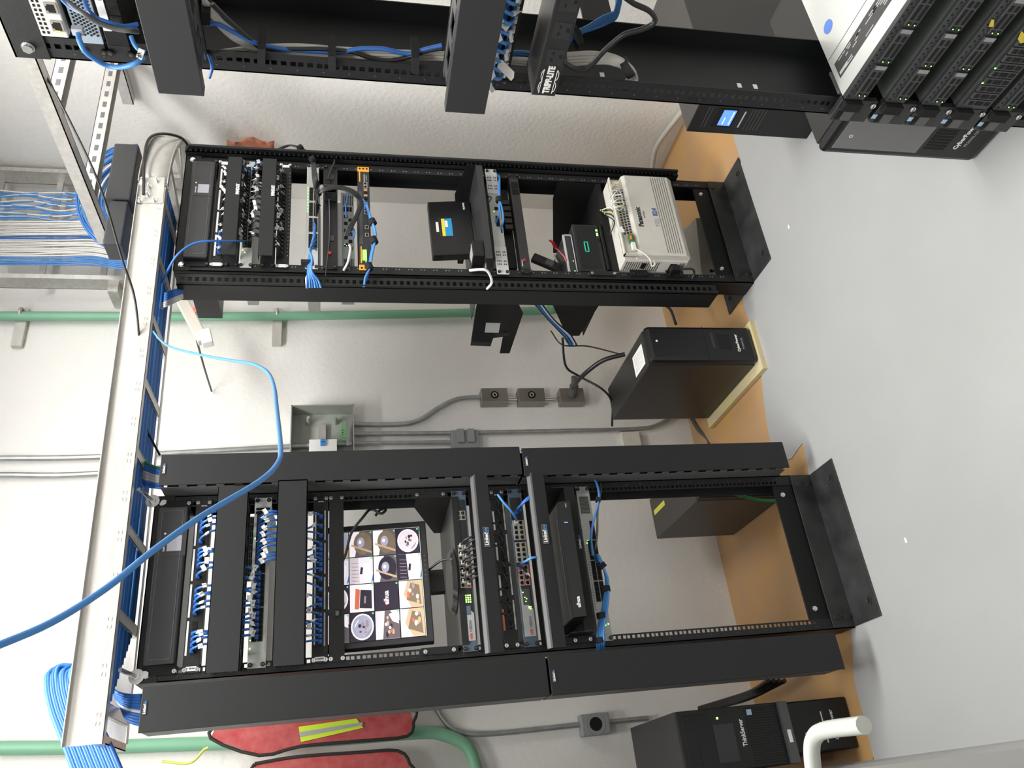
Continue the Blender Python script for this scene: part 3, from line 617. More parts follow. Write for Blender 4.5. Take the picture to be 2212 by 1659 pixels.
make('port_surround', B().box(-0.062, 0.0, -0.0062, -0.0055, 1.199, 1.237), mat('port_red', (0.45, 0.07, 0.06), 0.4), T); make('port_surround', B().box(0.004, 0.068, -0.0062, -0.0055, 1.199, 1.237), mat('port_silver', (0.55, 0.53, 0.50), 0.35, 0.5), T)
for j in (0, 1):
    for k in range(8): inst(PORT, 'network_port', T, (-0.053+k*0.0155+(0.004 if k > 3 else 0), -0.0063, 1.2095+j*0.0165))
for x, z in ((0.158, 1.224), (0.158, 1.209), (0.172, 1.224), (0.172, 1.2095)): inst(PORT, 'network_port', T, (x-0.004, -0.0056, z))
for k in range(10):
    x = -0.050+(k//2)*0.027+(k % 2)*0.006; z = 1.2235 if k % 2 else 1.2095
    patch('grey-plugged black cord on the upper blue-grey switch, %s from the left' % orn(k), x, -0.007, z, [(0.0, -0.030, 0.0), (0.004, -0.05, -0.008), (0.008, -0.058, -0.024), (0.010, -0.052, -0.045)], 0.0036, BCAB, None, plugm=mat('clear_plug', (0.55, 0.55, 0.53), 0.3), group='black cords on the upper blue-grey switch')
def lpman(label, z0, z1):
    t = thing('horizontal_cable_manager', label, 'cable manager', (0, -0.08, z0), 'highlight-edged cable covers in the left rack')
    x0, x1 = -0.262, 0.262
    make('cover', B().prism([(x0, -0.083, z0), (x0, -0.085, z1-0.012), (x0, -0.073, z1), (x0, -0.06, z1), (x0, -0.06, z1-0.002), (x0, -0.073, z1-0.004), (x0, -0.081, z1-0.013), (x0, -0.080, z0)], (x1-x0, 0, 0)), BLK, t)
    make('chamfer_highlight', B().prism([(x0, -0.0852, z1-0.0125), (x0, -0.0732, z1+0.0004), (x0, -0.0725, z1-0.0004), (x0, -0.0845, z1-0.0135)], (x1-x0, 0, 0)), mat('edge_highlight_grey', (0.045, 0.045, 0.047), 0.45), t)  # light from above on the black chamfer, painted as a lighter grey strip
    make('back_panel', B().box(-0.2413, 0.2413, -0.0035, -0.001, z0, z1-0.001), BLK2, t)
    b = B(); x = x0+0.02
    while x < x1-0.03: b.box(x, x+0.012, -0.073, -0.0035, z0+0.001, z0+0.0035); x += 0.032
    make('finger_row', b, BLK2, t)
    make('badge', B().box(0.035, 0.093, -0.0865, -0.083, z0+0.012, z0+0.028), mat('badge_black', (0.05, 0.055, 0.06), 0.3), t, bevel=0.001)
    b = B()
    for a, c, e, g in ((0.0345, 0.0935, 0.0275, 0.0285), (0.0345, 0.0935, 0.0115, 0.0125), (0.0345, 0.0355, 0.0115, 0.0285), (0.0925, 0.0935, 0.0115, 0.0285)): b.box(a, c, -0.0869, -0.0865, z0+e, z0+g)
    make('badge_rim', b, ZINC, t)
    text(t, 'Linked', (0.0385, -0.0868, z0+0.0155), 0.0145, INKW, bold=0.025); text(t, 'pro', (0.0745, -0.0868, z0+0.0155), 0.0125, INKB, bold=0.025)
    for s in (-1, 1): inst(SCR, 'screw', t, (s*0.2326, -0.0045, z0+0.02))
    return t
lpman('black cable cover with pale light-catching top edge between the two blue-grey switches', 1.138, 1.189)
T = chassis('patch_bay', 'black patch panel full of black cords below the upper pale-edged cover', 'patch panel', -.2413, .2413, 1.077, 1.120, BLK, depth=0.03)
text(T, 'Cat.6A', (0.225, -0.0056, 1.0895), 0.0058, INKW, spin=math.pi/2)
for k in range(4):
    make('label_strip', B().box(-0.190+k*0.100, -0.105+k*0.100, -0.0055, -0.004, 1.0795, 1.0835), mat('label_grey', (0.45, 0.45, 0.45)), T)
    make('label_strip', B().box(-0.190+k*0.100, -0.130+k*0.100, -0.0055, -0.004, 1.1125, 1.1175), [mat('label_grey', (0.45, 0.45, 0.45)), mat('label_terracotta', (0.40, 0.10, 0.04), 0.5)][1 if k == 0 else 0], T)
for k in range(24): inst(PORTB, 'network_port', T, (-0.182+(k//6)*0.100+(k % 6)*0.0146, -0.004, 1.098))
for k in range(10):
    x = -0.182+(k*2.4//6)*0.100+((k*2.4) % 6)*0.0146
    patch('black cord on the patch panel between pale-edged covers, %s from left' % orn(k), x, -0.005, 1.098, [(0.002, -0.022, 0.003), (0.014, -0.034, 0.004), (0.03, -0.036, 0.016), (0.035, -0.03, 0.05)], 0.0034, BCAB, group='black cords on the middle patch panel')
T = hik('lower blue-grey switch with two rows of ports and faint green lights, left rack', 1.0185, 1.063)
make('light_panel', B().box(-0.122, -0.075, -0.0064, -0.0055, 1.030, 1.052), mat('panel_grey', (0.07, 0.075, 0.08)), T)
for x, z in ((-0.085, 1.050), (-0.100, 1.046), (-0.104, 1.041), (-0.112, 1.044), (-0.128, 1.036), (-0.128, 1.031), (-0.131, 1.036), (-0.134, 1.032)): inst(LEDG, 'status_light', T, (x, -0.0064, z))
for c in range(3):
    make('port_surround', B().box(-0.065+c*0.070, -0.002+c*0.070, -0.0062, -0.0055, 1.022, 1.059), [mat('port_red', (0.45, 0.07, 0.06)), mat('port_silver', (0.5, 0.5, 0.5)), mat('port_silver', (0.5, 0.5, 0.5))][c], T)
    for j in (0, 1):
        for k in range(4): inst(PORT, 'network_port', T, (-0.0567+c*0.070+k*0.0153, -0.0063, 1.0325+j*0.0165))
patch('bright blue cord looping into the right ports of the lower blue-grey switch', 0.128, -0.007, 1.049, [(0.003, -0.03, 0.003), (0.018, -0.06, 0.022), (0.045, -0.07, 0.046), (0.07, -0.068, 0.06)], 0.0036, BLUL, plugm=WHT)
patch('blue cord leaving the lower blue-grey switch rightwards under the cover', 0.158, -0.007, 1.045, [(0.004, -0.035, 0.0), (0.012, -0.055, -0.012), (0.022, -0.065, -0.03), (0.03, -0.06, -0.05)], 0.0038, BLUE)
patch('thinner blue cord beside it, leaving the lower blue-grey switch', 0.164, -0.007, 1.034, [(0.004, -0.035, 0.004), (0.014, -0.055, -0.006), (0.024, -0.065, -0.022), (0.034, -0.06, -0.045)], 0.0030, BLUE)
patch('bright blue cord in the red ports of the lower blue-grey switch', -0.010, -0.007, 1.050, [(0.002, -0.03, 0.001), (0.004, -0.055, -0.010), (0.008, -0.068, -0.026), (0.010, -0.06, -0.05)], 0.0038, BLUL)
patch('black cord with white tag in the red ports of the lower blue-grey switch', -0.040, -0.007, 1.034, [(0.004, -0.03, 0.004), (0.014, -0.05, 0.018), (0.024, -0.052, 0.04), (0.034, -0.045, 0.058)], 0.0036, BCAB, 0.3)
lpman('black cable cover with pale light-catching top edge above the video recorder', 0.961, 1.012)
# ---- recorder on its shelf
T = thing('rack_shelf', 'black tray shelf under the video recorder in the left rack', 'shelf', (0, 0, 0.86))
make('shelf_plate', B().box(-0.215, 0.218, -0.06, 0.20, 0.892, 0.895).box(-0.215, 0.218, -0.063, -0.06, 0.864, 0.895), BLK2, T)
for s in (-1, 1):
    make('mounting_flange', B().box(s*0.2413, s*0.2185, -0.0065, -0.004, 0.850, 0.940).box(s*0.2215, s*0.2185, -0.06, 0.2, 0.864, 0.935), BLK, T)
    for z in (0.865, 0.911): inst(SCR, 'screw', T, (s*0.2326, -0.0065, z))
text(T, 'Linked', (0.022, -0.0636, 0.868), 0.010, INKW, bold=0.02); text(T, 'pro', (0.050, -0.0636, 0.868), 0.009, INKB, bold=0.02)
T = thing('video_recorder', 'glossy black video recorder lying on the tray shelf', 'video recorder', (-0.02, 0.0, 0.8955))
make('body', B().box(-0.190, 0.152, -0.105, 0.14, 0.8955, 0.938), mat('recorder_black', (0.012, 0.012, 0.013), 0.3), T, bevel=0.003)
make('front_fascia', B().prism([(-0.190, -0.106, 0.8965), (-0.190, -0.124, 0.902), (-0.190, -0.116, 0.936), (-0.190, -0.106, 0.938)], (0.342, 0, 0)), PLB, T)
make('top_strip', B().box(-0.150, 0.125, -0.095, -0.088, 0.9385, 0.9405), PLG, T)
text(T, 'alhua', (-0.165, -0.1222, 0.914), 0.015, INKW, bold=0.03)
make('usb_port', B().box(0.132, 0.145, -0.1215, -0.118, 0.912, 0.917), ZINC, T)
for z in (0.925, 0.919): inst(LEDB, 'status_light', T, (0.085, -0.1225, z))
# ---- pale switch
T = chassis('network_switch', 'pale grey-green switch with half its ports empty, lowest device in the left rack', 'network switch', -.2413, .2413, 0.796, 0.840, GRYP, em=mat('ear_grey', (0.40, 0.41, 0.41), 0.4, 0.3), dark=True, depth=0.2)
make('vent_grille', B().box(0.150, 0.208, -0.0048, -0.0035, 0.803, 0.834), mat('vent_grey', (0.24, 0.26, 0.23), 0.5), T)
b = B()
for i in range(12):
    for j in range(7): b.box(0.1525+i*0.0046, 0.155+i*0.0046, -0.0053, -0.0048, 0.805+j*0.0042, 0.8075+j*0.0042)
make('vent_holes', b, VOID, T)
b = B()
for k in range(24): b.box(-0.15+k*0.0085, -0.147+k*0.0085, -0.0050, -0.004, 0.832, 0.836)
make('port_numbers', b, mat('print_grey', (0.2, 0.22, 0.2)), T)
for c in range(3):
    make('port_block', B().box(-0.128+c*0.064, -0.066+c*0.064, -0.0055, -0.004, 0.7975, 0.829), mat('port_pale', (0.6, 0.62, 0.58), 0.4), T)
    for j in (0, 1):
        for k in range(4): inst(PORTB, 'network_port', T, (-0.119+c*0.064+k*0.0152, -0.0056, 0.8055+j*0.0158))
for k in range(4): inst(PORTB, 'fibre_port', T, (0.073+k*0.015, -0.0046, 0.805))
for x, z in ((0.062, 0.826), (0.058, 0.820), (0.055, 0.829), (-0.196, 0.812), (-0.193, 0.803)): inst(LEDG, 'status_light', T, (x, -0.0046, z))
# blue cables sweeping along the pale switch
BG = 'blue cables strapped along the pale switch'
q = lambda px, py, y: tuple(W(px, py, 'Y', y))
cable('network_cable', [q(1277, 1038, 0.02), q(1287, 1040, -0.02), q(1294, 1075, -0.04), q(1281, 1130, -0.04), q(1277, 1165, -0.035), q(1280, 1200, -0.02)], 0.0038, BLUL, 'blue cable rising from the pale switch up its right side', group=BG)
cable('network_cable', [q(1297, 1040, 0.01), q(1298, 1060, -0.03), q(1291, 1100, -0.04), q(1290, 1150, -0.035), q(1286, 1185, -0.02)], 0.0034, DGC, 'dark grey cable beside the blue one on the right of the pale switch', group=BG)
for k in range(4):
    e = k*0.0055
    cable('network_cable', [q(1284+k*2, 1203+k*4, -0.008), q(1293+k, 1200+k*4, -0.03-e), q(1303, 1225, -0.035-e), q(1309+k*1.5, 1255, -0.035-e), q(1304+k*3, 1300, -0.035-e), q(1292+k*4, 1360, -0.035-e), q(1290+k*5, 1385, -0.03-e), q(1292+k*4, 1404, 0.0)], 0.0036, BLUL, 'blue cable strapped below the pale switch, %s of the bundle' % ('outermost', 'second', 'third', 'innermost')[k], group=BG)
def strap(label, px, py, y, r, w, ax=(1, 0, 0), m=None, group='black velcro straps'):
    p = W(px, py, 'Y', y); a = Vector(ax).normalized()
    return single('velcro_strap', B().tube([p-a*w/2, p+a*w/2], r, 14), m or VELC, label, 'strap', group, loc=p)
strap('black velcro strap on the blue cable at the right of the pale switch', 1292, 1080, -0.038, 0.010, 0.014, (0.3, 0, 1))
strap('black velcro strap where blue cables leave the pale switch ports', 1301, 1222, -0.045, 0.012, 0.016, (0.8, 0, 0.5))
strap('black velcro strap on the blue bundle at mid pale switch', 1309, 1272, -0.045, 0.013, 0.016, (1, 0, 0))
strap('black velcro strap on the blue bundle left of mid pale switch', 1299, 1330, -0.045, 0.014, 0.016, (1, 0, 0))
strap('black velcro strap where the blue bundle enters the lower left duct', 1297, 1383, -0.038, 0.014, 0.014, (1, 0, 0))
# ---------------------------------------------------------------- middle rack, from the top
YM = -0.0235                                      # face of its rails
frame(Matrix.Translation((R2C, YM+0.0035, 0)))      # from here x counts from the middle rack's centre, y from its face
ups_front('black rack-mounted power supply with grey display, topmost in the middle rack', 0.0, 2.007, 2.094, -0.004, (0.065, 0.104, 2.025, 2.062), 1)
T = chassis('patch_bay', 'black patch panel with white strips, topmost in the middle rack', 'patch panel', -.2413, .2413, 1.962, 2.003, BLK, depth=0.03)
for k in range(4): make('label_strip', B().box(-0.196+k*0.101, -0.106+k*0.101, -0.006, -0.004, 1.988, 1.994), WHT, T)
for k in range(24): inst(PORTB, 'network_port', T, (-0.187+(k//6)*0.100+(k % 6)*0.0146, -0.004, 1.976))
make('panel_sticker', B().box(-0.238, -0.225, -0.0058, -0.0046, 1.968, 1.996), WHT, T); make('panel_sticker', B().box(0.219, 0.233, -0.0058, -0.0046, 1.968, 1.994), WHT, T)
TG = mat('grey_tag', (0.45, 0.45, 0.43), 0.6)
for k in range(12):
    x = -0.185+k*0.0325; dx = random.uniform(-0.012, 0.012); bl = k in (0, 1, 2)
    patch(('blue' if bl else 'black')+' patch cord on the top patch panel of the middle rack, %s from left' % orn(k), x, -0.005, 1.976, [(dx*.2, -0.028, 0.0), (dx*.6, -0.045, -0.012), (dx, -0.052, -0.024), (dx, -0.045, -0.045)], 0.0036, BLUE if bl else BCAB, 0.45+random.uniform(-.1, .15), group='cords on the top panel of the middle rack')
def hm2(label, z0, z1):
    t = thing('horizontal_cable_manager', label, 'cable manager', (0, -0.08, z0), 'lettered black covers in the middle rack')
    x0, x1 = -0.248, 0.186
    make('cover', B().box(x0, x1, -0.082, -0.079, z0, z1).box(x0, x1, -0.082, -0.05, z0, z0+0.002).box(x0, x1, -0.082, -0.05, z1-0.002, z1), BLK, t, bevel=0.001)
    make('duct', B().box(-0.235, 0.235, -0.004, -0.001, z0, z1).box(-0.215, -0.19, -0.079, -0.004, z0+0.002, z0+0.004).box(0.15, 0.18, -0.079, -0.004, z0+0.002, z0+0.004), BLK2, t)
    text(t, 'PANDUIT', (0.012, -0.0825, z0+0.003), 0.0155, INKW, bold=0.045, sx=0.72)
    for s in (-1, 1):
        for z in (z0+0.008, z1-0.008): inst(SCRD, 'screw', t, (s*0.2326, -0.0045, z))
    return t
hm2('upper of two black covers with white lettering in the middle rack', 1.911, 1.959)
T = chassis('network_switch', 'grey switch with black cords between the two lettered covers', 'network switch', -.2413, .2413, 1.868, 1.907, GRYP, dark=True, depth=0.26)
for j in (0, 1):
    for k in range(24): inst(PORTB, 'network_port', T, (-0.150+k*0.0146+(k//6)*0.003, -0.004, 1.8955-j*0.0155))
for k in range(2): make('module_slot', B().box(0.200, 0.214, -0.0055, -0.004, 1.873+k*0.018, 1.886+k*0.018), VOID, T)
for x, z in ((-0.168, 1.900), (-0.178, 1.893)): inst(LEDG, 'status_light', T, (x, -0.004, z))
def ruffle(nm, n, x0, dxs, z, up, label, grp, tag=0.75, mt=BCAB, tc=None, r=0.0036, blues=()):
    for k in range(n):
        x = x0+k*dxs; dx = random.uniform(-0.014, 0.014); s = 1 if up else -1
        patch((('blue' if k in blues else 'black')+' '+label) % orn(k), x, -0.005, z, [(dx*.2, -0.026, s*0.004), (dx*.6, -0.044, s*0.012), (dx, -0.052, s*0.026), (dx*1.2, -0.040, s*0.046)], r, BLUE if k in blues else mt, (0.35+0.4*random.random()) if random.random() < tag else None, group=grp, tagcol=tc or (WHT if random.random() < .55 else TG))
ruffle('a', 20, -0.150, 0.0170, 1.8955, True, 'patch cord rising from the middle rack\'s grey switch, %s from left', 'cords rising from the middle rack switch', tc=TG, blues=(19,))
ruffle('b', 20, -0.142, 0.0170, 1.880, False, 'patch cord dropping from the middle rack\'s grey switch, %s from left', 'cords dropping from the middle rack switch', tc=WHT, blues=(19,))
cable('network_cable', [(R2C*0-0.135, -0.01, 1.889), (-0.165, -0.05, 1.893), (-0.20, -0.09, 1.925), (-0.225, -0.12, 1.985), (-0.245, -0.125, 2.04), (-0.29, -0.11, 2.09), (-0.33, -0.03, 2.14)], 0.0036, BLUE, 'long blue cable from the middle rack\'s grey switch up to the ladder')
hm2('lower of two black covers with white lettering in the middle rack', 1.793, 1.841)
T = chassis('patch_bay', 'black patch panel packed with black cords below the lettered covers', 'patch panel', -.2413, .2413, 1.747, 1.790, BLK, depth=0.03)
for k in range(24): inst(PORTB, 'network_port', T, (-0.187+(k//6)*0.100+(k % 6)*0.0146, -0.004, 1.768))
b = B()
for k in range(24): b.box(-0.190+k*0.0165, -0.187+k*0.0165, -0.006, -0.004, 1.750, 1.753)
make('port_numbers', b, mat('print_pale', (0.4, 0.4, 0.42)), T)
make('panel_sticker', B().box(-0.238, -0.225, -0.0058, -0.0046, 1.755, 1.780), WHT, T); make('panel_sticker', B().box(0.219, 0.231, -0.0058, -0.0046, 1.755, 1.780), WHT, T)
ruffle('c', 22, -0.190, 0.0172, 1.770, True, 'patch cord rising from the packed panel in the middle rack, %s from left', 'cords rising from the packed panel', 0.8)
# pale switch
T = chassis('network_switch', 'pale grey switch with an empty row of ports and a blue bundle, middle rack', 'network switch', -.2413, .2413, 1.648, 1.692, GRYP, dark=True, depth=0.3)
for c in range(4):
    make('port_block', B().box(-0.155+c*0.072, -0.087+c*0.072, -0.0055, -0.004, 1.650, 1.684), mat('port_pale', (0.6, 0.62, 0.58), 0.4), T)
    for j in (0, 1):
        for k in range(4): inst(PORTB, 'network_port', T, (-0.1445+c*0.072+k*0.0158, -0.0056, 1.6585+j*0.0165))
make('module_slot', B().box(0.150, 0.200, -0.0055, -0.004, 1.652, 1.670), mat('slot_grey', (0.16, 0.18, 0.16)), T)
for k in range(9): inst(LEDG, 'status_light', T, (0.125-k*0.014, -0.0057, 1.6865))
q = lambda px, py, y: tuple(W(px, py, 'Y', YM+0.0035+y)-Vector((R2C, YM+0.0035, 0)))
BM = 'blue cables hanging across the pale switch'
for k in range(6):
    e = k*0.004; col = BLUL if k % 2 else BLUE
    cable('network_cable', [q(678+k, 480+k*12, -0.008), q(681, 492+k*9, -0.032), q(674-k, 525+k*3, -0.04-e), q(667+k*1.5, 560, -0.045-e), q(665+k*1.6, 585, -0.04-e), q(664+k*4.6, 605, -0.035), q(663+k*6, 622, -0.022)], 0.0036, col, 'blue cable strapped down the pale switch, %s in the fan' % orn(k), group=BM)
cable('network_cable', [q(671, 590, -0.03), q(662, 600, -0.03), q(663, 622, -0.022)], 0.0036, WCAB, 'white cable beside the blue fan leaving the pale switch', group='white cable')
strap('wide black velcro strap across the blue fan on the pale switch', 664, 566, YM-0.045, 0, 0, (0, 0, 1)) if False else single('velcro_strap', B().ob(q(664, 567, -0.052), (0.0055, 0, 0), (0, 0.010, 0), (0, 0, 0.021)), VELC, 'wide black velcro strap across the blue fan on the pale switch', 'strap', 'black velcro straps')
for k in range(5):       # black bundle over the right of the switch, arching to the box switch
    e = (k-2)*0.0035
    cable('network_cable', [q(681+k*2.5, 415-k*4, -0.010), q(676+k*2, 385, -0.035-e), q(674+k*1.5, 352, -0.03), q(670+k, 340, -0.01), q(652+k, 322, 0.0), q(625+k, 314, 0.01), q(600+k*1.5, 323, 0.02), q(585+k*1.5, 338, 0.03)], 0.0034, BCAB, 'black cable arching out to the right of the middle rack, %s of the loop' % orn(k), group='black cables looping beyond the middle rack')
for k in range(5):
    e = (k-2)*0.0035
    cable('network_cable', [q(683+k*2, 468-k*6, -0.01), q(682+k, 440, -0.04), q(687, 418+e*300, -0.07), q(705, 405+k*1.6, -0.09), q(735, 402+k*1.6, -0.09), q(768-k, 414+k*2, -0.085), q(782-k*1.6, 435, -0.07), q(774-k*1.6, 465, -0.05), q(760-k*2.2, 492, -0.03), q(752-k*1.8, 510, -0.01)], 0.0036, BCAB, 'black cable arching across the black outlet strip, %s of the arch' % orn(k), group='black cables arching in the middle rack')
for nm, px, py, y in (('where the black loop leaves the pale switch', 674, 345, -0.03), ('at the outer end of the black loop', 592, 330, 0.03), ('near the top of the black loop', 648, 320, 0.0), ('at the foot of the black arch', 686, 417, -0.07)):
    strap('black velcro strap ' + nm, px, py, YM+y, 0.012, 0.013, (0.4, 0, 1) if py > 340 else (1, 0, 0.6)) if False else single('velcro_strap', B().tube([Vector(q(px-3, py+2, y)), Vector(q(px+4, py-2, y))], 0.013, 14), VELC, 'black velcro strap ' + nm, 'strap', 'black velcro straps')
# black outlet strip with adapter
T = chassis('power_strip', 'tall black power strip carrying an adapter, middle rack', 'power strip', -.2413, .2413, 1.581, 1.633, PLB, dark=True, em=BLK, depth=0.06)
make('ridge', B().box(-0.219, 0.219, -0.006, -0.004, 1.6065, 1.6078), BLK2, T)
make('outlet', B().box(-0.118, -0.094, -0.0068, -0.004, 1.594, 1.612), PLG, T); make('rocker_switch', B().box(-0.178, -0.167, -0.009, -0.004, 1.604, 1.614), RED, T)
make('outlet', B().box(0.170, 0.194, -0.0068, -0.004, 1.594, 1.612), PLG, T)
T = single('power_adapter', B().box(0.064, 0.100, -0.052, -0.006, 1.584, 1.628).box(0.064, 0.104, -0.052, -0.046, 1.584, 1.628), PLG, 'black power adapter plugged into the tall power strip', 'adapter', bevel=0.003)
cable('power_cable', [q(708, 388, -0.04), q(716, 365, -0.03), q(722, 352, -0.02), q(723, 340, -0.01), q(721, 334, 0.0)], 0.0045, BCAB, 'black power lead rising off the power adapter on the right')
cable('adapter_lead', [q(711, 430, -0.04), q(712, 470, -0.015), q(711, 520, -0.008), q(707, 560, -0.008), q(703, 600, -0.008), q(707, 615, -0.01)], 0.0018, DGC, 'thin dark lead running down the tall power strip')
# box switch, recessed
T = thing('network_switch', 'grey-green perforated box unit resting under the power strip, middle rack', 'network switch', (0, 0.04, 1.522))
make('body', B().box(-0.215, 0.146, 0.035, 0.25, 1.5225, 1.566), GRYD, T, bevel=0.001)
make('lid', B().box(-0.215, 0.146, 0.035, 0.25, 1.566, 1.570), mat('lid_pale', (0.55, 0.55, 0.52), 0.4), T)
b = B()
for i in range(8):
    for j in range(6): b.box(0.085+i*0.006, 0.0885+i*0.006, 0.0338, 0.035, 1.526+j*0.0062, 1.5295+j*0.0062); b.box(-0.212+i*0.006, -0.2085+i*0.006, 0.0338, 0.035, 1.526+j*0.0062, 1.5295+j*0.0062)
make('vent_holes', b, VOID, T)
for k in range(3): make('module_slot', B().box(0.055-k*0.0001, 0.075, 0.0335, 0.035, 1.530+k*0.011, 1.538+k*0.011), VOID, T)
for k in range(10): inst(PORTB, 'network_port', T, (0.03-k*0.0165, 0.035, 1.536 if k % 2 else 1.552))
for x, z in ((-0.10, 1.556), (-0.106, 1.550), (-0.135, 1.538)): inst(LEDG, 'status_light', T, (x, 0.034, z))
single('white_support', B().box(-0.217, 0.09, 0.03, 0.034, 1.568, 1.582), mat('support_white', (0.6, 0.6, 0.58)), 'pale strip between the power strip and the perforated box unit', 'bracket')
cable('network_cable', [q(757, 585, 0.0), q(752, 570, -0.01), q(748, 560, -0.0), q(738, 590, 0.0)], 0.003, BCAB, 'short black lead at the left end of the perforated box unit')
cable('network_cable', [q(755, 530, 0.0), q(757, 538, -0.02), q(752, 565, -0.02), q(742, 585, 0.0)], 0.0045, WCAB, 'white cable curving down across the perforated box unit')
cable('network_cable', [q(758, 510, 0.01), q(757, 500, -0.01), q(764, 495, -0.02), q(766, 506, -0.015), q(763, 515, 0.0)], 0.003, BLUE, 'small blue loop on the perforated box unit')
cable('network_cable', [q(748, 470, 0.01), q(747, 445, -0.01), q(751, 425, -0.012), q(756, 412, 0.0)], 0.003, BLUE, 'blue cable rising at the right end of the perforated box unit')
# orange-eared router
T = chassis('router', 'black router with bright orange ears and a small green display', 'router', -.2413, .2413, 1.464, 1.508, mat('router_black', (0.02, 0.02, 0.022), 0.4), em=ORNG, dark=False, scr=False, depth=0.22)
for s in (-1, 1):
    for z in (1.473, 1.486, 1.499): make('ear_hole', B().cyl((s*0.2326, -0.0056, z), (s*0.2326, -0.004, z), 0.0038, 12), VOID, T)
make('orange_bar', B().tube([(0.215, -0.006, 1.499), (0.165, -0.006, 1.499)], 0.0028, 8), ORNG, T); make('orange_bar', B().tube([(-0.140, -0.006, 1.499), (-0.212, -0.006, 1.499)], 0.0028, 8), ORNG, T)
make('display', B().box(-0.200, -0.153, -0.0062, -0.004, 1.4805, 1.4955), mat('green_display', (0.3, 0.9, 0.15), emit=0.9, ecol=(0.28, 0.9, 0.12)), T)
make('vent_grille', B().box(-0.130, 0.12, -0.0052, -0.004, 1.492, 1.503), mat('router_vent', (0.05, 0.05, 0.055), 0.5), T)
for x in (0.158, 0.142, 0.060, 0.046, 0.032, 0.018): inst(PORT, 'network_port', T, (x, -0.0046, 1.479))
for x in (-0.050, -0.085): inst(PORT, 'network_port', T, (x, -0.0046, 1.478))
for k in range(4): make('fibre_port', B().box(0.120-k*0.013, 0.130-k*0.013, -0.007, -0.004, 1.473, 1.486), [mat('copper_clip', (0.6, 0.35, 0.2), 0.3, 0.8), VOID][k % 2], T)
text(T, 'Monthly', (0.160, -0.0048, 1.4795), 0.0075, mat('logo_silver', (0.4, 0.4, 0.42))) if False else make('logo_plate', B().box(0.168, 0.205, -0.0050, -0.004, 1.4805, 1.485).box(0.175, 0.200, -0.0050, -0.004, 1.474, 1.477), mat('logo_silver', (0.35, 0.36, 0.38), 0.3, 0.5), T)
inst(LEDG, 'status_light', T, (-0.205, -0.005, 1.484))
BR = 'blue cables strapped along the orange-eared router'
for k in range(3):
    e = k*0.004
    cable('network_cable', [q(784+k*3, 430+k*8, -0.008), q(790+k, 440, -0.03), q(798+k*1.6, 470, -0.035-e), q(808+k*1.5, 500, -0.035-e), q(807+k*1.6, 522, -0.035-e), q(801+k*1.5, 550, -0.035-e), q(797+k*1.5, 577, -0.035-e), q(793-k*2, 600, -0.03-e), q(783+k*2, 620, -0.018)], 0.0036, BLUL if k else BLUE, 'blue cable looping along the orange-eared router, %s of three' % orn(k), group=BR)
for nm, px, py in (('upper', 806, 479), ('middle', 809, 520), ('lower', 799, 577)):
    single('velcro_strap', B().tube([Vector(q(px-4, py-4 if nm == 'upper' else py-6, -0.04)), Vector(q(px+1, py+5, -0.04))], 0.0135, 14), VELC, nm + ' black velcro strap on the blue cables of the orange-eared router', 'strap', 'black velcro straps')
# flat black modem standing on the deep shelf
o0 = Vector(q(1030, 548, 0.06)); xr2 = (Vector(q(1014, 430, 0.10))-o0); xr2.z = 0; w2 = xr2.length*0.98; xr2.normalize(); yb2 = Vector((-xr2.y, xr2.x, 0)); zu2 = (Vector((0, 0, 1))+yb2*0.10).normalized()
T = thing('modem', 'flat black modem with yellow and blue sticker standing on the deep shelf', 'modem', o0)
def QB(b, x0, x1, z0, z1, d0, d1, mi=0): return b.ob(o0+xr2*(x0+x1)/2+zu2*(z0+z1)/2-yb2*(d0+d1)/2, xr2*abs(x1-x0)/2, yb2*abs(d1-d0)/2, zu2*abs(z1-z0)/2, mi)
HT = 0.165
make('body', QB(B(), 0, w2, 0, HT, -0.032, 0), PLB, T, bevel=0.005)
make('side_vents', QB(QB(QB(B(), -0.0006, 0, 0.125, 0.15, -0.012, -0.008), -0.0006, 0, 0.125, 0.15, -0.02, -0.016), -0.0006, 0, 0.125, 0.15, -0.028, -0.024), VOID, T)
make('yellow_sticker', QB(B(), w2*0.34, w2*0.66, 0.108, 0.120, 0, 0.0006), mat('sticker_yellow', (0.85, 0.75, 0.05)), T)
make('blue_sticker', QB(B(), w2*0.34, w2*0.66, 0.080, 0.108, 0, 0.0006), mat('sticker_blue', (0.02, 0.30, 0.62)), T)
make('sticker_panel', QB(B(), w2*0.50, w2*0.62, 0.096, 0.107, 0.0006, 0.0009), WHT, T)
make('white_sticker', QB(B(), w2*0.42, w2*0.60, 0.132, 0.142, 0, 0.0006), WHT, T)
b = B()
for k in range(9): QB(b, w2*0.35+k*0.012, w2*0.35+k*0.012+0.0015, 0.127, 0.1285, 0, 0.0005)
make('status_lights', b, mat('dim_print', (0.3, 0.3, 0.3)), T)
def qtext(s, x, z, size, m):
    cu = D.curves.new('lettering', 'FONT'); cu.body = s; cu.size = size; cu.extrude = 0.0002; cu.offset = 0.0003
    tt = D.objects.new('tmp', cu); C.objects.link(tt); me = D.meshes.new_from_object(tt.evaluated_get(bpy.context.evaluated_depsgraph_get())); D.objects.remove(tt)
    RM = Matrix((xr2, zu2, -yb2)).transposed().to_4x4(); RM.translation = o0+xr2*x+zu2*z-yb2*0.0005
    me.transform(Matrix.Translation(-Vector(T['_o'])) @ FR @ RM); me.materials.clear(); me.materials.append(m); o = D.objects.new('lettering', me); C.objects.link(o); o.parent = T
qtext('totalplay', 0.012, 0.012, 0.012, INKW); qtext('HUAWEI', w2-0.055, 0.022, 0.010, INKW)
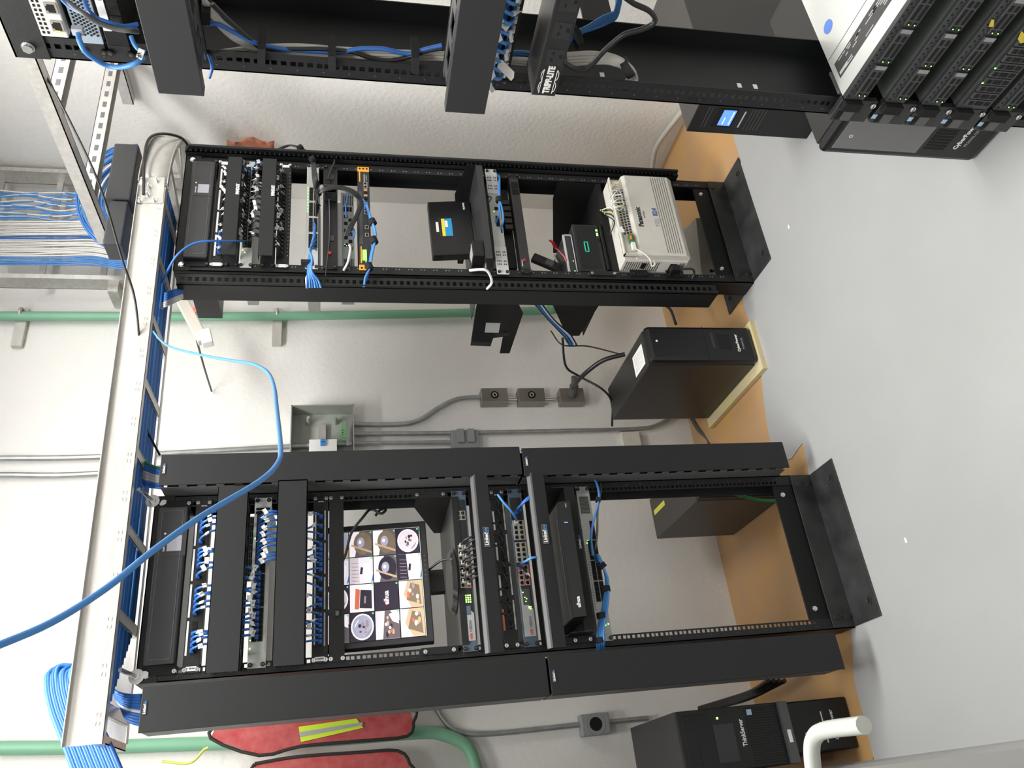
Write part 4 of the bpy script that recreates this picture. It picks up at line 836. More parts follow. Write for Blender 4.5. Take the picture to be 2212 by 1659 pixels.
# deep shelf carrying it
T = thing('rack_shelf', 'deep black shelf with angled side plates under the flat modem, middle rack', 'shelf', (0, 0.1, 1.06))
make('shelf_plate', B().box(-0.222, 0.221, -0.062, 0.33, 1.062, 1.065).box(-0.222, 0.221, -0.065, -0.062, 1.040, 1.065), mat('shelf_sheen', (0.028, 0.029, 0.030), 0.33), T)
make('side_plate', B().prism([(0.221, -0.066, 1.035), (0.221, -0.066, 1.098), (0.221, 0.10, 1.125), (0.221, 0.55, 1.06), (0.221, 0.55, 1.035)], (0.002, 0, 0)), BLK2, T)
make('side_plate', B().prism([(-0.224, -0.004, 1.0), (-0.224, -0.004, 1.085), (-0.224, 0.20, 1.0), (-0.224, 0.30, 0.925), (-0.224, 0.59, 0.905), (-0.224, 0.59, 0.862), (-0.224, 0.28, 0.862)], (0.002, 0, 0)), BLK2, T)
make('mounting_flange', B().box(-0.2413, -0.222, -0.0065, -0.004, 1.030, 1.110), BLK, T)
T = single('power_adapter', B().prism([(-0.215, -0.02, 1.066), (-0.205, -0.058, 1.066), (-0.135, -0.055, 1.066), (-0.155, 0.04, 1.066), (-0.205, 0.04, 1.066)], (0, 0, 0.042)), PLB, 'black power brick with a silver label on the deep shelf', 'adapter', bevel=0.003)
make('silver_label', B().prism([(-0.208, -0.015, 1.1085), (-0.200, -0.052, 1.1085), (-0.148, -0.048, 1.1085), (-0.158, 0.01, 1.1085)], (0, 0, 0.0006)), mat('silver_label', (0.55, 0.55, 0.53), 0.35, 0.3), T)
cable('white_cable', [q(1015, 584, -0.06), q(1040, 582, -0.10), q(1052, 585, -0.10), q(1060, 598, -0.08), q(1062, 612, -0.05), q(1052, 624, -0.02)], 0.0048, WCAB, 'thick white cable curling over the left rail below the deep shelf', group='white cable')
# grey perforated blank
T = thing('perforated_router', 'long pale grey unit with perforated ends, just under the deep shelf', 'router', (0, -0.01, 0.973))
make('body', B().box(-0.19, 0.19, -0.012, 0.16, 0.9745, 1.017), GRYP, T, bevel=0.001)
for s in (-1, 1):
    make('end_plate', B().box(s*0.2535, s*0.128, -0.0145, -0.012, 0.9735, 1.0185), mat('end_plate_grey', (0.6, 0.6, 0.6), 0.4), T, bevel=0.001)
    b = B()
    for i in range(5):
        for j in range(6):
            if j in (2,) or i == 2: continue
            b.box(s*(0.150+i*0.014), s*(0.156+i*0.014), -0.0152, -0.0145, 0.9795+j*0.0062, 0.9825+j*0.0062)
    make('perforations', b, VOID, T)
    for z in (0.981, 1.011): inst(SCRD, 'screw', T, (s*0.243, -0.0145, z))
for k, x in enumerate((0.055, 0.012, 0.0, -0.012, -0.024)): inst(PORTB, 'network_port', T, (x, -0.0125, 0.992))
make('usb_port', B().box(-0.062, -0.045, -0.0135, -0.012, 0.979, 0.984), VOID, T); inst(LEDG, 'status_light', T, (0.040, -0.0128, 1.002))
for k in range(2):
    cable('network_cable', [q(1070+k*8, 374+k*4, 0.0), q(1079, 385, -0.03), q(1077+k*2, 400, -0.04), q(1078+k*2, 430, -0.045), q(1079+k*7, 455+k*4, -0.045), q(1076+k*11, 468+k*10, -0.04), q(1072+k*10, 480+k*14, -0.014)], 0.0038, BLUL, ('left' if k == 0 else 'right')+'ward blue cable plugged into the perforated grey unit', group='blue cables on the perforated unit')
single('velcro_strap', B().tube([Vector(q(1077, 427, -0.045)), Vector(q(1077, 436, -0.045))], 0.012, 12), VELC, 'black velcro strap on the blue cables of the perforated grey unit', 'strap', 'black velcro straps')
cable('antenna_lead', [q(1050, 425, 0.0), q(1062, 427, -0.03), q(1052, 445, -0.04), q(1055, 470, -0.03), q(1061, 500, -0.03), q(1062, 540, -0.02), q(1068, 560, 0.0)], 0.002, BCAB, 'thin black lead wriggling down beside the perforated grey unit')
# power strip with outlets
T = chassis('power_strip', 'long black power strip with two outlets and a red button, middle rack', 'power strip', -.2413, .2413, 0.888, 0.925, mat('strip_charcoal', (0.024, 0.024, 0.026), 0.42), dark=True, em=BLK, depth=0.045, yf=-0.006)
for k in range(2):
    x = 0.185-k*0.034
    make('outlet', B().box(x-0.014, x+0.014, -0.0085, -0.006, 0.892, 0.919), BLK2, T, bevel=0.0015); make('outlet_slots', B().box(x-0.006, x-0.0035, -0.0092, -0.0085, 0.905, 0.913).box(x+0.0035, x+0.006, -0.0092, -0.0085, 0.905, 0.913).box(x-0.0015, x+0.0015, -0.0092, -0.0085, 0.896, 0.900), VOID, T)
make('reset_button', B().cyl((-0.182, -0.011, 0.909), (-0.182, -0.006, 0.909), 0.005, 16), RED, T)
text(T, 'CyberPower', (-0.210, -0.0068, 0.9165), 0.0058, INKW, bold=0.01)
T = thing('cable_tangle_box', 'dark boxes and plugs behind the perforated unit, middle rack', 'power supply', (0.0, 0.1, 0.93))
b = B().box(-0.19, 0.19, 0.03, 0.12, 0.928, 0.971); make('body', b, BLK2, T)
for k in range(5): make('plug', B().box(0.09-k*0.030, 0.112-k*0.030, 0.0, 0.03, 0.932, 0.962), PLB, T, bevel=0.002)
# deep tray with the small server
T = thing('rack_shelf', 'big black tray shelf holding the small server, lower middle rack', 'shelf', (0, 0.1, 0.55))
make('shelf_plate', B().box(-0.218, 0.219, 0.004, 0.45, 0.565, 0.568).box(-0.218, 0.219, 0.001, 0.004, 0.548, 0.568), BLK2, T)
make('side_plate', B().prism([(0.218, 0.003, 0.548), (0.218, 0.003, 0.725), (0.218, 0.10, 0.722), (0.218, 0.45, 0.64), (0.218, 0.45, 0.548)], (0.002, 0, 0)), BLK2, T)
make('side_plate', B().prism([(-0.221, 0.03, 0.548), (-0.221, 0.03, 0.74), (-0.221, 0.20, 0.765), (-0.221, 0.45, 0.64), (-0.221, 0.45, 0.585), (-0.221, 0.20, 0.56)], (0.002, 0, 0)), BLK2, T)
make('mounting_flange', B().box(-0.2413, -0.2225, -0.0065, -0.004, 0.56, 0.665), BLK, T); inst(SCR, 'screw', T, (-0.2326, -0.0065, 0.568)); inst(SCR, 'screw', T, (-0.2326, -0.0065, 0.655))
FM = FR.copy(); frame(FM @ Matrix.Translation((0.093, 0.120, -0.0375)))
q0 = q; q = lambda px, py, y: tuple(Vector(q0(px, py, y))-Vector((0.093, 0.120, -0.0375)))
T = thing('micro_server', 'small black honeycomb-fronted server with a green rectangle emblem', 'server', (-0.18, -0.03, 0.6065))
ys = -0.085
make('body', B().box(-0.292+R2C-1.309, -0.072, ys, 0.16, 0.6065, 0.728), BLK2, T, bevel=0.003)
make('front_bezel', B().box(-0.296, -0.070, ys-0.012, ys, 0.622, 0.728), mat('bezel_black', (0.018, 0.019, 0.021), 0.4), T, bevel=0.002)
b = B()
for j in range(17):
    for i in range(24): b.box(-0.285+i*0.0087+(j % 2)*0.004, -0.280+i*0.0087+(j % 2)*0.004, ys-0.0128, ys-0.012, 0.637+j*0.0048, 0.6392+j*0.0048)
make('honeycomb', b, VOID, T)
b = B()
for a, c, e, g in ((-0.205, -0.155, 0.676, 0.680), (-0.205, -0.155, 0.689, 0.693), (-0.205, -0.201, 0.676, 0.693), (-0.159, -0.155, 0.676, 0.693)): b.box(a, c, ys-0.0142, ys-0.0125, e, g)
make('green_emblem', b, mat('emblem_green', (0.03, 0.45, 0.28), 0.4, emit=0.25), T)
for k, x in enumerate((-0.098, -0.112, -0.120)): make('button_light', B().box(x-0.0035, x+(0.004 if k == 0 else 0.001), ys-0.0135, ys-0.012, 0.6285, 0.635), GLED, T)
make('lower_bar', B().box(-0.292, -0.074, ys-0.020, ys, 0.6068, 0.620), PLB, T, bevel=0.003)
make('optical_slot', B().box(-0.155, -0.142, ys-0.0135, ys-0.012, 0.624, 0.634), VOID, T)
T = thing('router', 'slim grey and white router lying on the small server', 'router', (-0.2, -0.03, 0.729))
make('body', B().box(-0.290, -0.108, -0.075, 0.10, 0.7295, 0.764), mat('slim_dark', (0.04, 0.04, 0.045), 0.4), T, bevel=0.004)
make('white_rim', B().box(-0.292, -0.106, -0.079, -0.068, 0.758, 0.766).box(-0.292, -0.106, -0.079, -0.068, 0.729, 0.733).box(-0.112, -0.106, -0.079, -0.068, 0.729, 0.766), mat('rim_silver', (0.55, 0.56, 0.58), 0.35, 0.2), T, bevel=0.0015)
make('dark_front', B().box(-0.290, -0.118, -0.078, -0.074, 0.736, 0.756), mat('slim_dark', (0.04, 0.04, 0.045), 0.4), T)
for x, z in ((-0.235, 0.741), (-0.282, 0.741)): inst(LEDG, 'status_light', T, (x, -0.0785, z))
T = thing('scissors', 'red-handled scissors lying on the slim router', 'scissors', (-0.13, 0.0, 0.77))
make('handle', B().tube(curve([(-0.10, 0.02, 0.770), (-0.085, 0.0, 0.785), (-0.092, -0.02, 0.80), (-0.105, -0.025, 0.79), (-0.112, -0.01, 0.775), (-0.12, 0.0, 0.772)]), 0.0045, 8), RED, T)
make('blades', B().ob((-0.15, 0.03, 0.770), (0.04, 0.02, 0), (0.003, -0.006, 0), (0, 0, 0.001)), ZINC, T)
single('velcro_strip', B().sheet([[(-0.175, -0.08, 0.772), (-0.168, -0.085, 0.795), (-0.145, -0.07, 0.807)], [(-0.185, -0.06, 0.772), (-0.178, -0.065, 0.795), (-0.155, -0.05, 0.807)]], 0.0015), PINK, 'curled pink strip on top of the slim router', 'strap', loc=(-0.17, -0.07, 0.78)) if False else single('velcro_strip', B().tube(curve([(-0.235, -0.075, 0.7665), (-0.215, -0.078, 0.774), (-0.190, -0.078, 0.790), (-0.172, -0.075, 0.80)]), 0.0045, 6, 0, True, 0.001), PINK, 'curled pink strip on top of the slim router', 'strap')
T = thing('cordless_phone', 'black cordless phone handset leaning behind the slim router', 'phone', (-0.15, 0.12, 0.73))
p0, p1 = Vector(q(1226, 588, 0.14)), Vector(q(1150, 556, 0.15)); dz = (p1-p0).normalized(); pw = Vector((1, 0, 0)); pw = (pw-dz*pw.dot(dz)).normalized(); pn = dz.cross(pw)
L2 = (p1-p0).length
make('body', B().ob((p0+p1)/2, pw*0.020, pn*0.011, dz*L2/2), PLB, T, bevel=0.006)
sg = -1 if pn.y > 0 else 1
make('display', B().ob(p0+dz*L2*0.52+pn*sg*0.0115, pw*0.013, pn*0.0006, dz*0.016), mat('phone_screen', (0.10, 0.11, 0.11), 0.3), T)
make('nav_key', B().ring(p0+dz*L2*0.2+pn*sg*0.0115, pn, 0.009, 0.001), PLG, T)
single('document_box', B().prism([(-0.285, 0.05, 0.729+0.04), (-0.14, 0.05, 0.77), (-0.14, 0.18, 0.77), (-0.285, 0.18, 0.77)], (0, 0, 0.09)), BEIGE, 'grey-green box standing behind the slim router', 'box') if False else None
frame(FM); q = q0
# cable clutter between tray and exchange
for k in range(6):
    cable('telephone_wire', [(-0.06+k*0.016, -0.02, 0.56-0.006*k), (-0.02+k*0.014, -0.05, 0.545), (0.03+k*0.01, -0.03+0.006*k, 0.565), (0.08, 0.0, 0.55+0.004*k)], 0.0022, [BCAB, GCAB, BCAB, YELC, BCAB, WCAB][k], '%s thin lead tangled between the tray and the exchange, %s of six' % (['black', 'grey', 'black', 'yellow', 'black', 'white'][k], orn(k)), group='leads tangled above the exchange')
# ---- white telephone exchange
pa, pb_, pc, pd_ = Vector(q(1345, 381, -0.085)), Vector(q(1454, 386, -0.085)), Vector(q(1492, 552, -0.10)), Vector(q(1375, 545, -0.10))
xR, xL = (pa.x+pb_.x)/2, (pc.x+pd_.x)/2; zT, zB = (pa.z+pd_.z)/2, (pb_.z+pc.z)/2
T = thing('telephone_exchange', 'white wall-type telephone exchange box strapped across the lower middle rack', 'telephone exchange', ((xL+xR)/2, -0.05, zB))
yf = -0.092
make('cover', B().prism([(xL, yf, zT-0.012), (xL, yf, zB+0.02), (xL, yf+0.014, zB), (xL, yf+0.06, zB), (xL, yf+0.06, zT), (xL, yf+0.010, zT)][::1], (xR-xL, 0, 0)), mat('exchange_white', (0.62, 0.60, 0.55), 0.5), T, bevel=0.003)
b = B()
for k in range(7): b.box(xL+0.012, xR-0.006, yf-0.0006, yf+0.0003, zB+0.034+k*0.0095, zB+0.036+k*0.0095)
make('grooves', b, mat('groove_brown', (0.12, 0.11, 0.09), 0.8), T)
make('side_housing', B().box(xL-0.004, xR, yf+0.03, 0.02, zB+0.004, zT+0.045), mat('exchange_white', (0.62, 0.60, 0.55)), T, bevel=0.002)
b = B()
for k in range(16): b.box(xL-0.0046, xL-0.004, yf+0.04, 0.0, zT+0.03-k*0.0085, zT+0.034-k*0.0085)
for k in range(4): b.box(xL-0.0046, xL-0.004, yf+0.04, 0.0, zB+0.012+k*0.006, zB+0.015+k*0.006)
make('side_vents', b, mat('vent_dark', (0.10, 0.10, 0.09)), T)
make('power_socket', B().box(xL-0.006, xL-0.004, yf+0.045, yf+0.085, zB+0.045, zB+0.070), VOID, T); make('side_switch', B().box(xL-0.008, xL-0.004, yf+0.045, yf+0.075, zT-0.045, zT-0.030), PLB, T)
make('terminal_tray', B().box(xL-0.002, xR-0.02, yf+0.010, yf+0.014, zT, zT+0.055).box(xL-0.002, xR-0.02, yf-0.004, yf+0.013, zT+0.051, zT+0.055).box(xL-0.002, xL+0.002, yf-0.004, yf+0.013, zT, zT+0.055), CREAM, T)
b = B()
for j in range(3):
    for i in range(17): b.ob((xR-0.07-i*0.013-j*0.004, yf+0.0095, zT+0.006+j*0.0125), (0.0042, 0, 0), (0, 0.0006, 0), (0, 0, 0.0042))
make('terminal_holes', b, mat('hole_shadow', (0.05, 0.045, 0.04)), T)
make('green_terminal', B().box(xL+0.055, xL+0.095, yf-0.002, yf+0.01, zT+0.004, zT+0.022), mat('pcb_green', (0.05, 0.20, 0.07)), T); make('orange_terminal', B().box(xL+0.068, xL+0.086, yf-0.006, yf-0.002, zT+0.013, zT+0.020), mat('terminal_orange', (0.75, 0.22, 0.03)), T)
make('white_plug', B().box(xL+0.022, xL+0.054, yf-0.006, yf+0.008, zT+0.006, zT+0.020), WHT, T); make('cable_tag', B().ob((xL+0.105, yf-0.012, zT+0.056), (0.013, 0, 0.004), (0, 0.001, 0), (-0.003, 0, 0.012)), WHT, T)
make('indicator_light', B().cyl((xR-0.030, yf-0.0008, zT-0.024), (xR-0.030, yf, zT-0.024), 0.005, 16), mat('pale_green_spot', (0.55, 0.68, 0.42)), T)
text(T, 'Panasonic', ((xL+xR)/2-0.062, yf-0.0004, zT-0.046), 0.028, INK, bold=0.03, sx=0.86)
text(T, 'KX-TES824', ((xL+xR)/2-0.02, yf-0.0004, zT-0.060), 0.0075, mat('print_grey', (0.2, 0.22, 0.2)))
text(T, 'TES', ((xL+xR)/2-0.062, yf-0.0004, zT-0.112), 0.026, mat('print_pale_grey', (0.40, 0.42, 0.47))); text(T, '824', ((xL+xR)/2-0.008, yf-0.0004, zT-0.112), 0.026, mat('print_navy', (0.10, 0.14, 0.32)), bold=0.03)
for k in range(14):
    x = xR-0.05-k*0.0105; r = random.random
    make('terminal_wire', B().tube(curve([(x, yf+0.005, zT+0.004+0.02*r()), (x-0.01*r(), yf-0.010-0.01*r(), zT+0.022), (x+0.02*(r()-.5), yf-0.006, zT+0.045), (x*0.3+(xR-0.12)*0.7+0.02*(r()-.5), yf+0.005, zT+0.062)]), 0.0011, 5), [WCAB, YELC, GCAB, GRNC, WCAB][k % 5] if k % 3 else WCAB, T)
for k in range(3): make('white_wire', B().tube(curve([(xR-0.12-k*0.03, yf+0.004, zT+0.012), (xR-0.11-k*0.04, yf-0.03, zT+0.035), (xR-0.135-k*0.03, yf-0.032, zT+0.062), (xR-0.155-k*0.01, yf-0.01, zT+0.068)]), 0.0023, 7), WCAB, T)
make('cream_wire_knot', B().tube(curve([(xL+0.03, yf, zT+0.012), (xL-0.01, yf-0.02, zT-0.012), (xL-0.04, yf-0.02, zT-0.03), (xL-0.06, yf-0.01, zT-0.036), (xL-0.055, yf-0.02, zT-0.046), (xL-0.03, yf-0.02, zT-0.03), (xL-0.05, yf-0.025, zT-0.03)]), 0.0022, 7), CREAM, T)
make('plug', B().box(xL-0.030, xL-0.006, yf+0.045, yf+0.075, zB+0.035, zB+0.068), PLB, T, bevel=0.004)
make('power_lead', B().tube(curve([(xL-0.02, yf+0.06, zB+0.038), (xL-0.022, yf+0.05, zB+0.010), (xL-0.016, yf+0.06, zB-0.022), (xL-0.024, yf+0.08, zB-0.034), (xL-0.05, 0.02, zB-0.02)]), 0.0042, 8), BCAB, T)
# crossbars the exchange hangs on
for z0, z1 in ((0.435, 0.505), (0.29, 0.36)):
    T = single('mounting_crossbar', B().box(-0.2413, 0.2413, -0.0065, -0.003, z0, z1), BLK, '%s black crossbar behind the white telephone exchange' % ('upper' if z0 > 0.4 else 'lower'), 'crossbar', 'crossbars behind the exchange')
    for s in (-1, 1):
        for z in (z0+0.012, z1-0.012): inst(SCRD, 'screw', T, (s*0.2326, -0.0065, z))
frame()
# beige steel box on the floor behind the middle rack
T = thing('steel_box', 'beige steel box with keyhole slots lying on the floor behind the middle rack', 'box', (1.35, 0.25, 0))
bc, bx, by = Vector((1.345, 0.235, 0.052)), Vector((0.15, -0.045, 0)), Vector((0.03, 0.10, 0))
make('body', B().ob(bc, bx, by, (0, 0, 0.052)), BEIGE, T, bevel=0.002)
for k in (-0.5, 0.75):
    c = bc+bx*k-by*1.003; e = bx.normalized()
    make('keyhole', B().ob(c+Vector((0, 0, 0.008)), e*0.007, by*0.004, (0, 0, 0.006)).ob(c-Vector((0, 0, 0.006)), e*0.003, by*0.004, (0, 0, 0.010)), VOID, T)
# ---------------------------------------------------------------- right hand rack (its face looks left, towards the camera's side)
frame(FR3)
def r3(px, py, d): # local coordinates of a picture point at depth d in front of the face
    p = W(px, py, 'X', 0.525-d); return Vector((-1.565-p.y, p.x-0.525, p.z))
T = thing('fibre_box', 'dark enclosure at the very top of the right hand rack', 'enclosure', (0, 0.03, 2.03))
make('body', B().box(-0.215, 0.215, 0.02, 0.30, 2.035, 2.075), mat('dark_gloss', (0.01, 0.01, 0.014), 0.2), T)
T = chassis('radio_unit', 'white perforated radio unit near the top of the right hand rack', 'network unit', -0.16, 0.2, 1.990, 2.033, BLK2, ears=True, em=BLK2, scr=False, depth=0.2, yf=0.006)
make('white_front', B().box(-0.205, 0.16, -0.012, 0.006, 1.992, 2.032), mat('warm_white', (0.72, 0.70, 0.64), 0.45), T, bevel=0.002)
b = B()
for j in range(2):
    for i in range(22): b.box(-0.199+i*0.008, -0.1945+i*0.008, -0.0126, -0.012, 2.018+j*0.0068, 2.0215+j*0.0068)
make('vent_holes', b, VOID, T)
for k in range(3): inst(PORT, 'network_port', T, (-0.183+k*0.032, -0.0125, 2.003), scale=(1.3, 1, 1.3))
inst(pm('amber_light', B().box(-0.002, 0.002, -0.001, 0, -0.003, 0.003), ALED), 'amber_light', T, (-0.193, -0.0135, 2.0045))
T = chassis('radio_unit', 'pale blue honeycomb-fronted unit in the right hand rack', 'network unit', -0.2, 0.2, 1.944, 1.984, mat('pale_blue_panel', (0.33, 0.40, 0.47), 0.4), ears=True, em=BLK, dark=True, depth=0.2)
b = B()
for j in range(7):
    for i in range(60):
        x = -0.202+i*0.0062+(j % 2)*0.0031
        if i in (15, 16, 17, 18): continue
        b.cyl((x, -0.0048, 1.950+j*0.0047), (x, -0.004, 1.950+j*0.0047), 0.0020, 6)
make('honeycomb', b, VOID, T)
make('panel_lettering', B().box(-0.196, -0.184, -0.0055, -0.0046, 1.978, 1.982), INKW, T)
inst(PORT, 'network_port', T, (-0.098, -0.0055, 1.966), scale=(1.5, 1, 1.5))
T = chassis('fibre_module', 'white-labelled black module strip in the right hand rack', 'network unit', -0.2, 0.2, 1.905, 1.940, BLK2, ears=True, em=BLK, dark=True, depth=0.15)
make('white_strip', B().box(-0.19, 0.10, -0.006, -0.004, 1.926, 1.938), WHT, T)
text(T, 'ENLACE', (-0.135, -0.0064, 1.928), 0.0085, mat('pen_grey', (0.2, 0.2, 0.22)))
for k in range(5): inst(PORTB, 'network_port', T, (-0.172+k*0.03, -0.0042, 1.9145), scale=(1.3, 1, 1.2))
# wide covers
for nm, z0, z1, x0 in (('upper wide grey-black cable cover on the right hand rack', 1.785, 1.855, -0.226), ('lower wide grey-black cable cover on the right hand rack', 1.319, 1.389, -0.226)):
    T = thing('horizontal_cable_manager', nm, 'cable manager', (0, -0.09, z0), 'wide covers on the right hand rack')
    y = -0.095; x0 = -0.231
    make('cover', B().prism([(x0, y, z0), (x0, y, z1), (x0+0.0, y+0.022, z1), (x0, y+0.022, z1-0.002), (x0, y+0.002, z1-0.002), (x0, y+0.002, z0+0.002), (x0, y+0.022, z0+0.002), (x0, y+0.022, z0)], (0.50, 0, 0)), mat('cover_charcoal', (0.022, 0.023, 0.025), 0.5), T, bevel=0.001)
    for z in (z0+0.001, z1-0.003):
        b = B(); x = x0+0.03
        b.box(x0+0.012, 0.24, -0.022, -0.003, z, z+0.002); b.box(x0+0.03, 0.24, y+0.016, y+0.034, z, z+0.002)
        while x < 0.2: b.box(x, x+0.026, y+0.03, -0.02, z, z+0.002); x += 0.062
        make('slotted_side', b, mat('side_grey', (0.07, 0.07, 0.072), 0.45), T)
    make('back_panel', B().box(-0.2413, 0.2413, -0.004, -0.001, z0, z1), BLK2, T)
# patch panel under the lower cover
T = chassis('patch_bay', 'black patch panel with green lights and many white tags under the lower wide cover', 'patch panel', -.2413, .2413, 1.268, 1.312, BLK, depth=0.03, dark=True)
for k in range(12): inst(PORTB, 'network_port', T, (-0.205+k*0.0155, -0.004, 1.281)); inst(PORTB, 'network_port', T, (-0.205+k*0.0155, -0.004, 1.297))
b = B()
for k in (1, 3, 4, 6, 7, 9, 10, 12): b.box(-0.212+k*0.017, -0.207+k*0.017, -0.006, -0.004, 1.306, 1.3095, k % 2)
make('status_lights', b, [GLED, YLED], T)
ruffle('r', 14, -0.205, 0.0160, 1.300, True, 'patch cord on the tagged panel, %s from the post', 'cords at the tagged panel, right hand rack', 0.95, mt=BLUE, tc=WHT)
for k in range(10): patch('clear-plugged blue cord, lower row of the tagged panel, %s from post' % orn(k), -0.203+k*0.0185, -0.005, 1.283, [(0.004, -0.026, 0.004), (0.010, -0.042, 0.014), (0.018, -0.046, 0.028)], 0.0034, BLUL, 0.5 if k % 2 else None, plugm=mat('clear_plug', (0.55, 0.55, 0.53), 0.3), group='cords in the lower row of the tagged panel', tagcol=WHT)
c0 = r3(1078, 140, 0.05); c1 = r3(1106, 168, 0.06)
single('cable_tag', B().prism([r3(1078, 132, 0.05), r3(1085, 130, 0.052), r3(1111, 156, 0.06), r3(1110, 168, 0.06), r3(1104, 175, 0.06), r3(1074, 146, 0.05)], (0, 0.001, 0)), WHT, 'large white paper flag on a cord under the lower wide cover', 'tag')
# power strip with the oval lettering
T = thing('power_strip', 'dark power strip with bold white lettering and two visible outlets', 'power strip', (0, -0.05, 1.19))
pz0, pz1 = 1.1905, 1.2325
make('body', B().box(-0.2125, 0.2125, -0.058, -0.004, pz0, pz1), mat('strip_charcoal2', (0.020, 0.0205, 0.022), 0.42), T, bevel=0.001)
make('top_plate', B().box(-0.2125, 0.2125, -0.0578, 0.02, pz1-0.0005, pz1+0.001), mat('strip_top', (0.06, 0.055, 0.055), 0.35), T)
make('mounting_ear', B().box(-0.2413, -0.2125, -0.0065, -0.004, pz0-0.008, pz1-0.002), BLK, T)
for z in (pz0+0.000, pz1-0.010): inst(SCRD, 'screw', T, (-0.2326, -0.0065, z))
for k in range(3):
    x = -0.128+k*0.052
    make('outlet', B().box(x-0.018, x+0.014, -0.0590, -0.058, pz0+0.004, pz1-0.008), mat('outlet_black', (0.028, 0.028, 0.03), 0.4), T, bevel=0.0005)
    make('outlet_slots', B().box(x-0.010, x-0.0045, -0.0596, -0.0590, pz1-0.019, pz1-0.016).box(x+0.003, x+0.0085, -0.0596, -0.0590, pz1-0.020, pz1-0.017).box(x-0.003, x+0.0035, -0.0596, -0.0590, pz0+0.007, pz0+0.0125), VOID, T)
text(T, 'TRIPP-LITE', (-0.206, -0.0585, pz0+0.014), 0.0155, INKW, bold=0.05, sx=0.80)
b = B()
for s in (-1, 1):
    for c in (-0.192, -0.167): b.tube([(c+0.011*math.cos(a), -0.0588, (pz0+0.0195)+s*0.011+s*0.0045*math.sin(a)) for a in [math.pi*i/10 for i in range(11)]], 0.0006, 5)
    b.box(-0.206, -0.156, -0.0592, -0.058, pz0+0.0195+s*0.0118, pz0+0.0195+s*0.0118+0.0008)
make('logo_waves', b, INKW, T)
